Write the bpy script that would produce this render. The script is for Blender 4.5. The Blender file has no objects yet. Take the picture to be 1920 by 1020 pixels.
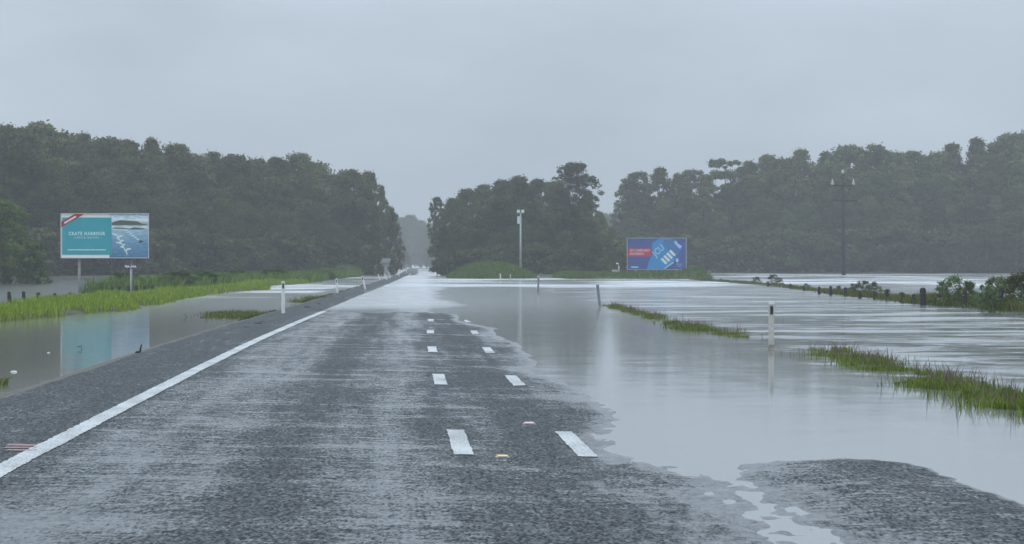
import bpy, bmesh, math, random
import numpy as np
from mathutils import Vector, Matrix

# ------------------------------------------------------------------ camera, sky, sun, exposure
scene = bpy.context.scene
COL = scene.collection
FPX, CAM_H, X0, Y0 = 4834.0, 1.5, 745.0, 495.0          # focal length in photo pixels, eye height, vanishing point of the near road
YAW = math.atan((960.0 - X0) / FPX)
PITCH = -math.atan((510.0 - Y0) / FPX)
cam_d = bpy.data.cameras.new('camera')
cam_d.sensor_width = 36.0
cam_d.lens = 36.0 * FPX / 1920.0
cam_d.clip_start = 0.1
cam_d.clip_end = 6000.0
cam = bpy.data.objects.new('camera', cam_d)
COL.objects.link(cam)
cam.location = (0, 0, CAM_H)
cam.rotation_euler = (math.pi / 2 + PITCH, 0, -YAW)
scene.camera = cam

SUN_EL, SUN_AZ = math.radians(58), math.radians(200)     # overcast: a broad weak sun high behind the camera
world = bpy.data.worlds.new('World')
scene.world = world
world.use_nodes = True
wn, wl = world.node_tree.nodes, world.node_tree.links
wn.clear()
w_out = wn.new('ShaderNodeOutputWorld')
w_tc = wn.new('ShaderNodeTexCoord')
w_sep = wn.new('ShaderNodeSeparateXYZ')
wl.new(w_tc.outputs['Generated'], w_sep.inputs[0])
w_max = wn.new('ShaderNodeMath'); w_max.operation = 'MAXIMUM'; w_max.inputs[1].default_value = 0.0
wl.new(w_sep.outputs['Z'], w_max.inputs[0])
w_cie = wn.new('ShaderNodeMath'); w_cie.operation = 'MULTIPLY_ADD'   # overcast sky: three times brighter overhead than at the horizon
w_cie.inputs[1].default_value = 1.8; w_cie.inputs[2].default_value = 1.0
wl.new(w_max.outputs[0], w_cie.inputs[0])
w_noise = wn.new('ShaderNodeTexNoise'); w_noise.inputs['Scale'].default_value = 8.0; w_noise.inputs['Detail'].default_value = 4.0
w_map = wn.new('ShaderNodeMapping'); w_map.inputs['Scale'].default_value = (1, 1, 3)
wl.new(w_tc.outputs['Generated'], w_map.inputs[0]); wl.new(w_map.outputs[0], w_noise.inputs['Vector'])
w_nr = wn.new('ShaderNodeMapRange'); w_nr.inputs['To Min'].default_value = 0.78; w_nr.inputs['To Max'].default_value = 1.22
wl.new(w_noise.outputs['Fac'], w_nr.inputs['Value'])
w_mul = wn.new('ShaderNodeMath'); w_mul.operation = 'MULTIPLY'
wl.new(w_cie.outputs[0], w_mul.inputs[0]); wl.new(w_nr.outputs[0], w_mul.inputs[1])
w_bg = wn.new('ShaderNodeBackground'); w_bg.inputs['Color'].default_value = (0.470, 0.553, 0.645, 1)
wl.new(w_mul.outputs[0], w_bg.inputs['Strength'])
w_sky = wn.new('ShaderNodeTexSky'); w_sky.sky_type = 'NISHITA'; w_sky.sun_disc = False
w_sky.sun_elevation = SUN_EL; w_sky.sun_rotation = SUN_AZ
w_sky.air_density = 1.5; w_sky.dust_density = 5.0
w_bg2 = wn.new('ShaderNodeBackground'); w_bg2.inputs['Strength'].default_value = 0.08
wl.new(w_sky.outputs[0], w_bg2.inputs['Color'])
w_mix = wn.new('ShaderNodeMixShader'); w_mix.inputs[0].default_value = 0.06
wl.new(w_bg.outputs[0], w_mix.inputs[1]); wl.new(w_bg2.outputs[0], w_mix.inputs[2])
wl.new(w_mix.outputs[0], w_out.inputs['Surface'])

sun_d = bpy.data.lights.new('sun', 'SUN')
sun_d.energy = 0.6; sun_d.angle = math.radians(30); sun_d.color = (1.0, 0.97, 0.93)
sun = bpy.data.objects.new('sun', sun_d); COL.objects.link(sun)
sd = Vector((math.sin(SUN_AZ) * math.cos(SUN_EL), math.cos(SUN_AZ) * math.cos(SUN_EL), math.sin(SUN_EL)))
sun.rotation_euler = (-sd).to_track_quat('-Z', 'Y').to_euler()

scene.view_settings.view_transform = 'Standard'
scene.view_settings.look = 'None'
scene.view_settings.exposure = 0.0
scene.view_settings.gamma = 1.0
scene.view_settings.use_curve_mapping = False
scene.cycles.use_denoising = True
scene.cycles.max_bounces = 6
scene.cycles.diffuse_bounces = 2
scene.cycles.glossy_bounces = 3
scene.cycles.transparent_max_bounces = 8
scene.cycles.volume_bounces = 0
scene.cycles.caustics_reflective = False
scene.cycles.caustics_refractive = False

# ------------------------------------------------------------------ helpers
rng = np.random.default_rng(7)
R_ = np.array([math.cos(YAW), -math.sin(YAW), 0.0])
F_ = np.array([math.sin(YAW) * math.cos(PITCH), math.cos(YAW) * math.cos(PITCH), math.sin(PITCH)])
U_ = np.cross(R_, F_)
def ray(px, py):
    return F_ * FPX + R_ * (px - 960.0) + U_ * (510.0 - py)
def on_plane(px, py, z):
    d = ray(px, py); t = (z - CAM_H) / d[2]
    return Vector((d[0] * t, d[1] * t, z))
def at_y(px, py, y):
    d = ray(px, py); t = y / d[1]
    return Vector((d[0] * t, y, CAM_H + d[2] * t))

def smooth(a, b, v):
    t = np.clip((np.asarray(v, float) - a) / (b - a), 0, 1)
    return t * t * (3 - 2 * t)
def _hash(ix, iy, seed):
    h = (ix.astype(np.int64) * 374761393 + iy.astype(np.int64) * 668265263 + seed * 974711) & 0x7fffffff
    h = ((h ^ (h >> 13)) * 1274126177) & 0x7fffffff
    return ((h ^ (h >> 16)) & 0xffff) / 65535.0
def vnoise(x, y, seed=0):
    x = np.asarray(x, float); y = np.asarray(y, float)
    ix, iy = np.floor(x), np.floor(y); fx, fy = x - ix, y - iy
    fx = fx * fx * (3 - 2 * fx); fy = fy * fy * (3 - 2 * fy)
    a = _hash(ix, iy, seed); b = _hash(ix + 1, iy, seed); c = _hash(ix, iy + 1, seed); d = _hash(ix + 1, iy + 1, seed)
    return (a * (1 - fx) + b * fx) * (1 - fy) + (c * (1 - fx) + d * fx) * fy - 0.5
def fbm(x, y, seed=0, n=4):
    s = 0.0; a = 1.0
    for k in range(n):
        s = s + a * vnoise(x * 2 ** k, y * 2 ** k, seed + k); a *= 0.5
    return s

# the road bends gently to the right
_tab = [(-100, 0), (30, 0), (46, .08), (58, .2), (82, .55), (95, .75), (127, 1.2), (145, 1.55), (250, 3.1), (290, 3.6), (362, 4.5), (600, 6.5), (1600, 14)]
_ys = np.arange(-100, 1600.0)
_sh = np.convolve(np.pad(np.interp(_ys, [a for a, b in _tab], [b for a, b in _tab]), 12, 'edge'), np.ones(25) / 25, 'valid')
def shift(y):
    return np.interp(y, _ys, _sh)

WATER = -0.057
def road_z(u, y):
    u = np.asarray(u, float); y = np.asarray(y, float)
    z = -0.02 * (u + 1.0)
    z = z + 0.010 * fbm(u * 0.55 + 3, y * 0.16, 11) + 0.0035 * fbm(u * 2.2, y * 0.5, 23, 3) + 0.004 * fbm(u * 9.0, y * 3.0, 29, 2) * (1 - smooth(45, 90, y))
    z = z - 0.008 * smooth(60, 72, y)
    # right lane near the camera: shallow wheel rut, then a ridge that stays out of the water
    near = 1 - smooth(18.9, 22.0, y - 0.5 * (u - 3.3))
    z = z + near * (0.060 * smooth(1.2, 3.2, u) * (1 - smooth(3.75, 4.7, u)) + 0.010 * np.exp(-((u - 3.5) / 0.4) ** 2))
    z = z - near * (0.0235 * np.exp(-((u - 2.45) / 0.5) ** 2) + 0.007 * fbm(u * 12, y * 3.5, 37, 2))
    z = z + 0.007 * np.exp(-((u - 1.95) / 0.45) ** 2) * smooth(23, 26, y) * (1 - smooth(50, 64, y))
    # where the flood runs over the road
    fl = smooth(80, 89, y + 7.0 * fbm(u * 0.9, y * 0.05, 5, 3)) * (1 - 0.5 * smooth(300, 380, y))
    z = z - fl * 0.12 * smooth(-3.5, -2.9, u)
    # edges fall away
    z = z - 0.55 * smooth(-4.35, -5.4, u) - 0.03 * smooth(-4.18, -4.36, u + 0.12 * vnoise(u * 0, y * 0.9, 31)) - 0.3 * smooth(5.6, 8.0, u)
    return z

def tag(o, label=None, cat=None, group=None, kind=None):
    if label: o['label'] = label
    if cat: o['category'] = cat
    if group: o['group'] = group
    if kind: o['kind'] = kind
    return o
def mesh_from(name, verts, faces, mat=None, smooth_=False):
    me = bpy.data.meshes.new(name)
    v = verts.tolist() if hasattr(verts, 'tolist') else verts
    f = faces.tolist() if hasattr(faces, 'tolist') else faces
    me.from_pydata(v, [], f)
    if mat is not None: me.materials.append(mat)
    if smooth_: me.polygons.foreach_set('use_smooth', [True] * len(me.polygons))
    me.update()
    return me
def obj(name, me, parent=None, loc=None):
    o = bpy.data.objects.new(name, me); COL.objects.link(o)
    if parent is not None: o.parent = parent
    if loc is not None: o.location = loc
    return o
def empty(name, loc=(0, 0, 0), rz=0.0):
    o = bpy.data.objects.new(name, None); COL.objects.link(o)
    o.location = loc; o.rotation_euler = (0, 0, rz); o.empty_display_size = 0.2
    return o
def copy_tree(o, parent=None):
    c = o.copy(); COL.objects.link(c); c.parent = parent
    for ch in list(o.children): copy_tree(ch, c)
    return c

class MB:
    """collects boxes, tubes and polygons for one mesh"""
    def __init__(s): s.v = []; s.f = []
    def box(s, c, size, rot=None, taper=1.0):
        sx, sy, sz = size[0] / 2, size[1] / 2, size[2] / 2
        n = len(s.v)
        for z in (-1, 1):
            k = taper if z > 0 else 1.0
            for x, y in ((-1, -1), (1, -1), (1, 1), (-1, 1)):
                p = Vector((x * sx * k, y * sy * k, z * sz))
                if rot is not None: p = rot @ p
                s.v.append(tuple(p + Vector(c)))
        for q in ((3, 2, 1, 0), (4, 5, 6, 7), (0, 1, 5, 4), (1, 2, 6, 5), (2, 3, 7, 6), (3, 0, 4, 7)): s.f.append(tuple(n + i for i in q))
        return s
    def tube(s, pts, rad, seg=10, cap=True):
        pts = [Vector(p) for p in pts]; n0 = len(s.v)
        for i, p in enumerate(pts):
            d = (pts[min(i + 1, len(pts) - 1)] - pts[max(i - 1, 0)]).normalized()
            a = d.orthogonal().normalized() if abs(d.z) < 0.99 else Vector((1, 0, 0)); a = (a - d * a.dot(d)).normalized(); b = d.cross(a)
            r = rad[i] if hasattr(rad, '__len__') else rad
            for k in range(seg):
                t = 2 * math.pi * k / seg
                s.v.append(tuple(p + a * (math.cos(t) * r) + b * (math.sin(t) * r)))
        for i in range(len(pts) - 1):
            for k in range(seg):
                k2 = (k + 1) % seg
                s.f.append((n0 + i * seg + k, n0 + i * seg + k2, n0 + (i + 1) * seg + k2, n0 + (i + 1) * seg + k))
        if cap:
            s.f.append(tuple(n0 + k for k in reversed(range(seg))))
            s.f.append(tuple(n0 + (len(pts) - 1) * seg + k for k in range(seg)))
        return s
    def plate(s, poly, y0, y1):
        """polygon given in (x, z), thickness from y0 (front) to y1 (back)"""
        n = len(s.v); m = len(poly)
        for y in (y0, y1):
            for x, z in poly: s.v.append((x, y, z))
        s.f.append(tuple(n + i for i in range(m))); s.f.append(tuple(n + m + i for i in reversed(range(m))))
        for i in range(m):
            j = (i + 1) % m
            s.f.append((n + j, n + i, n + m + i, n + m + j))
        return s
    def build(s, name, mat, parent=None, loc=None, sm=False, bevel=0.0):
        me = mesh_from(name, s.v, s.f, mat, sm)
        bm = bmesh.new(); bm.from_mesh(me)
        if bevel: bmesh.ops.bevel(bm, geom=list(bm.edges), offset=bevel, segments=2, affect='EDGES', clamp_overlap=True)
        bmesh.ops.recalc_face_normals(bm, faces=bm.faces); bm.to_mesh(me); bm.free()
        return obj(name, me, parent, loc)

# ------------------------------------------------------------------ materials
def new_mat(name):
    m = bpy.data.materials.new(name); m.use_nodes = True
    return m, m.node_tree.nodes, m.node_tree.links
def node(nt, typ, **kw):
    n = nt.new(typ)
    for k, v in kw.items(): setattr(n, k, v)
    return n
def plain(name, col, rough=0.6, var=0.12, scale=6.0, spec=0.4, metal=0.0):
    m, n, l = new_mat(name); b = n['Principled BSDF']
    b.inputs['Roughness'].default_value = rough; b.inputs['Metallic'].default_value = metal
    b.inputs['Specular IOR Level'].default_value = spec
    tc = n.new('ShaderNodeTexCoord'); nz = n.new('ShaderNodeTexNoise'); nz.inputs['Scale'].default_value = scale; nz.inputs['Detail'].default_value = 5
    l.new(tc.outputs['Object'], nz.inputs['Vector'])
    mr = n.new('ShaderNodeMapRange'); mr.inputs['From Min'].default_value = 0.25; mr.inputs['From Max'].default_value = 0.75
    mr.inputs['To Min'].default_value = 1 - var * 1.6; mr.inputs['To Max'].default_value = 1 + var
    l.new(nz.outputs['Fac'], mr.inputs['Value'])
    vm = n.new('ShaderNodeVectorMath'); vm.operation = 'SCALE'; vm.inputs[0].default_value = col[:3]
    l.new(mr.outputs[0], vm.inputs['Scale']); l.new(vm.outputs[0], b.inputs['Base Color'])
    return m
def leafy(name, c1, c2, hue=0.03, trans=0.25):
    """leaf material: two leaf colours mixed per leaf clump, each plant a little different"""
    m, n, l = new_mat(name); n.remove(n['Principled BSDF'])
    out = n['Material Output']
    at = n.new('ShaderNodeAttribute'); at.attribute_name = 'tint'
    mix = n.new('ShaderNodeMix'); mix.data_type = 'RGBA'
    mix.inputs['A'].default_value = (*c1, 1); mix.inputs['B'].default_value = (*c2, 1)
    l.new(at.outputs['Fac'], mix.inputs['Factor'])
    oi = n.new('ShaderNodeObjectInfo'); hs = n.new('ShaderNodeHueSaturation')
    mr = n.new('ShaderNodeMapRange'); mr.inputs['To Min'].default_value = 0.5 - hue; mr.inputs['To Max'].default_value = 0.5 + hue
    l.new(oi.outputs['Random'], mr.inputs['Value']); l.new(mr.outputs[0], hs.inputs['Hue'])
    m2 = n.new('ShaderNodeMath'); m2.operation = 'MULTIPLY_ADD'; m2.inputs[1].default_value = 7.13; m2.inputs[2].default_value = 0.0
    l.new(oi.outputs['Random'], m2.inputs[0])
    fr = n.new('ShaderNodeMath'); fr.operation = 'FRACT'; l.new(m2.outputs[0], fr.inputs[0])
    mv = n.new('ShaderNodeMapRange'); mv.inputs['To Min'].default_value = 0.7; mv.inputs['To Max'].default_value = 1.45
    l.new(fr.outputs[0], mv.inputs['Value']); l.new(mv.outputs[0], hs.inputs['Value'])
    l.new(mix.outputs['Result'], hs.inputs['Color'])
    d = n.new('ShaderNodeBsdfDiffuse'); t = n.new('ShaderNodeBsdfTranslucent'); ms = n.new('ShaderNodeMixShader')
    ms.inputs[0].default_value = trans
    l.new(hs.outputs[0], d.inputs['Color']); l.new(hs.outputs[0], t.inputs['Color'])
    l.new(d.outputs[0], ms.inputs[1]); l.new(t.outputs[0], ms.inputs[2]); l.new(ms.outputs[0], out.inputs['Surface'])
    return m

def jitter_normal(n, l, coord, scales, slopes, amp=None):
    """surface normal tilted by several sizes of ripples; slopes are (across, along) tilt gains"""
    acc = None
    for sc, sl in zip(scales, slopes):
        mp = n.new('ShaderNodeMapping'); mp.inputs['Scale'].default_value = (sc[0], sc[1], 1)
        l.new(coord, mp.inputs[0])
        nz = n.new('ShaderNodeTexNoise'); nz.noise_dimensions = '2D'; nz.inputs['Scale'].default_value = 1.0; nz.inputs['Detail'].default_value = 2.0
        l.new(mp.outputs[0], nz.inputs['Vector'])
        sb = n.new('ShaderNodeVectorMath'); sb.operation = 'SUBTRACT'; sb.inputs[1].default_value = (0.5, 0.5, 0.5)
        l.new(nz.outputs['Color'], sb.inputs[0])
        mu = n.new('ShaderNodeVectorMath'); mu.operation = 'MULTIPLY'; mu.inputs[1].default_value = (sl[0], sl[1], 0)
        l.new(sb.outputs[0], mu.inputs[0])
        if acc is None: acc = mu.outputs[0]
        else:
            ad = n.new('ShaderNodeVectorMath'); ad.operation = 'ADD'; l.new(acc, ad.inputs[0]); l.new(mu.outputs[0], ad.inputs[1]); acc = ad.outputs[0]
    if amp is not None:
        sm = n.new('ShaderNodeVectorMath'); sm.operation = 'SCALE'; l.new(acc, sm.inputs[0]); l.new(amp, sm.inputs['Scale']); acc = sm.outputs[0]
    a2 = n.new('ShaderNodeVectorMath'); a2.operation = 'ADD'; a2.inputs[1].default_value = (0, 0, 1); l.new(acc, a2.inputs[0])
    nm = n.new('ShaderNodeVectorMath'); nm.operation = 'NORMALIZE'; l.new(a2.outputs[0], nm.inputs[0])
    return nm.outputs[0]

def mathn(n, l, op, a, b=None, c=None, clamp=False):
    m = n.new('ShaderNodeMath'); m.operation = op; m.use_clamp = clamp
    for i, v in enumerate((a, b, c)):
        if v is None: continue
        if hasattr(v, 'is_linked'): l.new(v, m.inputs[i])
        else: m.inputs[i].default_value = v
    return m.outputs[0]
def ramp_val(n, l, val, a, b, lo=0.0, hi=1.0, sm=True):
    mr = n.new('ShaderNodeMapRange')
    if sm: mr.interpolation_type = 'SMOOTHSTEP'
    mr.inputs['From Min'].default_value = a; mr.inputs['From Max'].default_value = b
    mr.inputs['To Min'].default_value = lo; mr.inputs['To Max'].default_value = hi
    l.new(val, mr.inputs['Value']); return mr.outputs[0]
def noise2(n, l, coord, sx, sy, detail=3.0, rough=0.5, off=(0, 0)):
    mp = n.new('ShaderNodeMapping'); mp.inputs['Scale'].default_value = (sx, sy, 1); mp.inputs['Location'].default_value = (off[0], off[1], 0)
    l.new(coord, mp.inputs[0])
    nz = n.new('ShaderNodeTexNoise'); nz.noise_dimensions = '2D'; nz.inputs['Scale'].default_value = 1; nz.inputs['Detail'].default_value = detail; nz.inputs['Roughness'].default_value = rough
    l.new(mp.outputs[0], nz.inputs['Vector']); return nz.outputs['Fac']

def water_material():
    m, n, l = new_mat('flood_water'); n.remove(n['Principled BSDF']); out = n['Material Output']
    geo = n.new('ShaderNodeNewGeometry'); pos = geo.outputs['Position']
    sp = n.new('ShaderNodeSeparateXYZ'); l.new(pos, sp.inputs[0]); X, Y = sp.outputs['X'], sp.outputs['Y']
    # how ruffled the water is: calm beside the road, ruffled in the channel to the right and where it runs over the road
    curve = mathn(n, l, 'MULTIPLY', mathn(n, l, 'MULTIPLY', Y, Y), 4.8e-5)
    u = mathn(n, l, 'SUBTRACT', X, curve)
    wob = mathn(n, l, 'MULTIPLY_ADD', noise2(n, l, pos, 0.15, 0.05, 3), 3.0, -1.5)
    uw = mathn(n, l, 'ADD', u, wob)
    chan = ramp_val(n, l, uw, 5.6, 8.2)
    over = mathn(n, l, 'MULTIPLY', ramp_val(n, l, uw, 3.2, 0.9), ramp_val(n, l, u, -4.6, -4.0))
    over = mathn(n, l, 'MULTIPLY', over, ramp_val(n, l, mathn(n, l, 'ADD', Y, mathn(n, l, 'MULTIPLY', wob, 5.0)), 74, 100))
    far = ramp_val(n, l, Y, 120, 200)
    gust = ramp_val(n, l, noise2(n, l, pos, 0.06, 0.035, 3, 0.6, (7, 3)), 0.40, 0.62)
    left = ramp_val(n, l, u, -4.0, -6.0)
    streak = ramp_val(n, l, noise2(n, l, pos, 0.16, 0.30, 4, 0.6, (2, 8)), 0.36, 0.66)
    rough = mathn(n, l, 'MULTIPLY_ADD', ramp_val(n, l, Y, 40, 110), 0.05, 0.075)
    rough = mathn(n, l, 'MAXIMUM', rough, mathn(n, l, 'MULTIPLY', chan, mathn(n, l, 'MULTIPLY_ADD', streak, 0.125, 0.055)))
    rough = mathn(n, l, 'MAXIMUM', rough, mathn(n, l, 'MULTIPLY', mathn(n, l, 'MULTIPLY', far, ramp_val(n, l, mathn(n, l, 'ADD', X, mathn(n, l, 'MULTIPLY', Y, 0.06)), -9.0, -1.0)), mathn(n, l, 'MULTIPLY_ADD', gust, 0.17, 0.12)))
    rough = mathn(n, l, 'MAXIMUM', rough, mathn(n, l, 'MULTIPLY', over, 0.19))
    lf = mathn(n, l, 'MULTIPLY', mathn(n, l, 'MULTIPLY', left, ramp_val(n, l, u, -14.0, -9.5)), mathn(n, l, 'MULTIPLY', ramp_val(n, l, Y, 85, 150), mathn(n, l, 'MULTIPLY_ADD', gust, 0.15, 0.13)))
    rough = mathn(n, l, 'MAXIMUM', rough, lf)
    amp = mathn(n, l, 'ADD', 0.05, mathn(n, l, 'MULTIPLY', chan, mathn(n, l, 'MULTIPLY_ADD', streak, 0.30, 0.25)))
    nrm = jitter_normal(n, l, pos, [(1.3, 1.3), (0.45, 0.5), (7, 6)], [(0.12, 0.16), (0.05, 0.10), (0.05, 0.06)], amp)
    gl = n.new('ShaderNodeBsdfGlossy'); gl.inputs['Color'].default_value = (1, 1, 1, 1)
    l.new(rough, gl.inputs['Roughness']); l.new(nrm, gl.inputs['Normal'])
    mud = n.new('ShaderNodeBsdfDiffuse'); mc = n.new('ShaderNodeMix'); mc.data_type = 'RGBA'
    mc.inputs['A'].default_value = (0.30, 0.315, 0.31, 1); mc.inputs['B'].default_value = (0.175, 0.158, 0.105, 1)  # turbid grey body with the sky's tint put in; muddy brown on left
    l.new(left, mc.inputs['Factor']); l.new(mc.outputs['Result'], mud.inputs['Color'])
    tr = n.new('ShaderNodeBsdfTransparent'); tr.inputs['Color'].default_value = (0.75, 0.72, 0.62, 1)
    body = n.new('ShaderNodeMixShader'); body.inputs[0].default_value = 0.22
    l.new(mud.outputs[0], body.inputs[1]); l.new(tr.outputs[0], body.inputs[2])
    fr = n.new('ShaderNodeFresnel'); fr.inputs['IOR'].default_value = 1.33; l.new(nrm, fr.inputs['Normal'])
    mx = n.new('ShaderNodeMixShader'); l.new(fr.outputs[0], mx.inputs[0]); l.new(body.outputs[0], mx.inputs[1]); l.new(gl.outputs[0], mx.inputs[2])
    # pale diffuse colour brightens the sheet where the current spills over the road
    pale_diffuse = n.new('ShaderNodeBsdfDiffuse'); pale_diffuse.inputs['Color'].default_value = (0.33, 0.35, 0.36, 1)
    ff = mathn(n, l, 'MULTIPLY', over, ramp_val(n, l, noise2(n, l, pos, 0.8, 0.12, 4, 0.6, (4, 4)), 0.3, 0.6, 0.0, 0.18))
    m3 = n.new('ShaderNodeMixShader'); l.new(ff, m3.inputs[0]); l.new(mx.outputs[0], m3.inputs[1]); l.new(pale_diffuse.outputs[0], m3.inputs[2])
    l.new(m3.outputs[0], out.inputs['Surface'])
    return m

def asphalt_material():
    m, n, l = new_mat('wet_chip_seal'); b = n['Principled BSDF']; out = n['Material Output']
    geo = n.new('ShaderNodeNewGeometry'); pos = geo.outputs['Position']
    sp = n.new('ShaderNodeSeparateXYZ'); l.new(pos, sp.inputs[0]); X, Y = sp.outputs['X'], sp.outputs['Y']
    curve = mathn(n, l, 'MULTIPLY', mathn(n, l, 'MULTIPLY', Y, Y), 4.8e-5)
    u = mathn(n, l, 'SUBTRACT', X, curve)
    wob = mathn(n, l, 'MULTIPLY_ADD', noise2(n, l, pos, 0.9, 0.25, 4), 0.7, -0.35)
    uw = mathn(n, l, 'ADD', u, wob)
    # where the seal holds a film of rain: between and beside the worn wheel paths
    cr = n.new('ShaderNodeValToRGB'); cr.color_ramp.interpolation = 'B_SPLINE'
    stops = [(-4.6, .18), (-3.2, .18), (-2.7, .30), (-2.3, .70), (-1.75, .74), (-1.3, .45), (-0.9, .16), (-0.5, .42), (-0.1, .74), (0.2, .60), (0.45, .18), (0.75, .50), (1.0, .16), (1.5, .2), (2.0, .75), (2.9, .78), (3.35, .25), (4.2, .22)]
    t01 = ramp_val(n, l, uw, -5.0, 5.0, sm=False)
    els = cr.color_ramp.elements
    while len(els) > 1: els.remove(els[-1])
    for k, (s, v) in enumerate(stops):
        e = els[0] if k == 0 else els.new((s + 5) / 10)
        e.position = (s + 5) / 10; e.color = (v, v, v, 1)
    l.new(t01, cr.inputs[0])
    prof = n.new('ShaderNodeRGBToBW'); l.new(cr.outputs[0], prof.inputs[0]); prof = prof.outputs[0]
    med = noise2(n, l, pos, 1.1, 0.9, 5, 0.6)
    big = noise2(n, l, pos, 0.35, 0.3, 3, 0.5, (3, 9))
    fine = noise2(n, l, pos, 34.0, 8.5, 3, 0.65)
    vmp = n.new('ShaderNodeMapping'); vmp.inputs['Scale'].default_value = (62, 19, 1); l.new(pos, vmp.inputs[0])
    vor = n.new('ShaderNodeTexVoronoi'); vor.voronoi_dimensions = '2D'; vor.inputs['Scale'].default_value = 1.0; l.new(vmp.outputs[0], vor.inputs['Vector'])
    vsp = n.new('ShaderNodeSeparateColor'); l.new(vor.outputs['Color'], vsp.inputs[0])
    stone = vsp.outputs[0]; chip = mathn(n, l, 'MULTIPLY_ADD', vsp.outputs[1], 0.5, 0.25)
    lines = ramp_val(n, l, noise2(n, l, pos, 0.30, 1.1, 3, 0.5, (11, 4)), 0.57, 0.64)
    track = noise2(n, l, pos, 2.6, 0.10, 4, 0.6, (1, 6))
    lev = mathn(n, l, 'ADD', prof, mathn(n, l, 'MULTIPLY_ADD', med, 0.62, -0.31))
    lev = mathn(n, l, 'ADD', lev, mathn(n, l, 'MULTIPLY_ADD', track, 0.9, -0.45))
    lev = mathn(n, l, 'ADD', lev, mathn(n, l, 'MULTIPLY_ADD', big, 0.3, -0.15))
    lev = mathn(n, l, 'ADD', lev, mathn(n, l, 'MULTIPLY', mathn(n, l, 'MULTIPLY', lines, 0.24), ramp_val(n, l, u, -2.9, -2.6)))
    lev = mathn(n, l, 'ADD', lev, mathn(n, l, 'MULTIPLY_ADD', fine, 0.9, -0.42))
    lev = mathn(n, l, 'ADD', lev, mathn(n, l, 'MULTIPLY_ADD', chip, 0.9, -0.45))
    lev = mathn(n, l, 'ADD', lev, mathn(n, l, 'MULTIPLY_ADD', noise2(n, l, pos, 5.5, 8.0, 3, 0.6, (8, 2)), 1.3, -0.65))
    # the seal is soaked just above the waterline
    shore = ramp_val(n, l, mathn(n, l, 'ADD', sp.outputs['Z'], mathn(n, l, 'MULTIPLY', fine, 0.006)), WATER + 0.011, WATER + 0.003)
    lev = mathn(n, l, 'ADD', lev, mathn(n, l, 'MULTIPLY', shore, 0.55))
    film = ramp_val(n, l, lev, 0.33, 1.0)
    film = mathn(n, l, 'MAXIMUM', mathn(n, l, 'MULTIPLY', film, 0.88), mathn(n, l, 'MULTIPLY', shore, mathn(n, l, 'MULTIPLY_ADD', chip, 0.6, 0.6)))
    film = mathn(n, l, 'MINIMUM', film, 1.0)
    # stones
    colr = n.new('ShaderNodeMix'); colr.data_type = 'RGBA'
    colr.inputs['A'].default_value = (0.016, 0.0185, 0.020, 1); colr.inputs['B'].default_value = (0.12, 0.132, 0.137, 1)
    l.new(ramp_val(n, l, mathn(n, l, 'ADD', mathn(n, l, 'MULTIPLY', stone, 0.6), mathn(n, l, 'MULTIPLY', fine, 0.5)), 0.25, 0.95), colr.inputs['Factor'])
    l.new(colr.outputs['Result'], b.inputs['Base Color'])
    b.inputs['Roughness'].default_value = 0.7; b.inputs['Specular IOR Level'].default_value = 0.10
    n1 = jitter_normal(n, l, pos, [(1.7, 1.3), (14, 6)], [(0.05, 0.08), (0.10, 0.14)])
    gl = n.new('ShaderNodeBsdfGlossy'); gl.inputs['Roughness'].default_value = 0.2; l.new(n1, gl.inputs['Normal'])
    fr = n.new('ShaderNodeFresnel'); fr.inputs['IOR'].default_value = 1.33
    fac = mathn(n, l, 'MULTIPLY', film, fr.outputs[0])
    mx = n.new('ShaderNodeMixShader'); l.new(fac, mx.inputs[0]); l.new(b.outputs[0], mx.inputs[1]); l.new(gl.outputs[0], mx.inputs[2])
    l.new(mx.outputs[0], out.inputs['Surface'])
    return m

def paint_material(name, col, wear=0.35):
    m, n, l = new_mat(name); b = n['Principled BSDF']; out = n['Material Output']
    geo = n.new('ShaderNodeNewGeometry'); pos = geo.outputs['Position']
    f1 = noise2(n, l, pos, 40, 14, 4, 0.7); f2 = noise2(n, l, pos, 2.5, 0.7, 3)
    w = ramp_val(n, l, mathn(n, l, 'ADD', mathn(n, l, 'MULTIPLY', f1, 0.75), mathn(n, l, 'MULTIPLY', f2, 0.5)), 0.50, 0.80, 0, wear)
    mix = n.new('ShaderNodeMix'); mix.data_type = 'RGBA'; mix.inputs['A'].default_value = (*col, 1); mix.inputs['B'].default_value = (0.12, 0.12, 0.115, 1)
    l.new(w, mix.inputs['Factor']); l.new(mix.outputs['Result'], b.inputs['Base Color'])
    b.inputs['Roughness'].default_value = 0.5; b.inputs['Specular IOR Level'].default_value = 0.3
    return m

M = {}
M['water'] = water_material()
M['asphalt'] = asphalt_material()
M['paint'] = paint_material('white_road_paint', (0.56, 0.58, 0.58), 0.6)
M['pink'] = paint_material('pink_survey_paint', (0.34, 0.19, 0.20), 1.0)
M['mud'] = plain('wet_gravel_edge', (0.115, 0.10, 0.082), 0.7, 0.4, 9)
M['soil'] = plain('flooded_soil', (0.07, 0.075, 0.04), 0.9, 0.3, 0.6)
M['white'] = plain('white_plastic', (0.74, 0.75, 0.74), 0.5, 0.08, 8)
M['greyplastic'] = plain('weathered_grey_plastic', (0.50, 0.49, 0.45), 0.6, 0.14, 9)
M['darkpost'] = plain('dull_grey_plastic', (0.23, 0.24, 0.25), 0.6, 0.2, 9)
M['black'] = plain('dark_reflector', (0.03, 0.03, 0.035), 0.3, 0.1, 10)
M['silt'] = plain('brown_silt', (0.36, 0.33, 0.28), 0.8, 0.3, 14)
M['timber'] = plain('black_wet_timber', (0.028, 0.024, 0.02), 0.75, 0.4, 12)
M['dryreed'] = plain('dry_reed', (0.2, 0.165, 0.12), 0.9, 0.3, 5)
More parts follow.
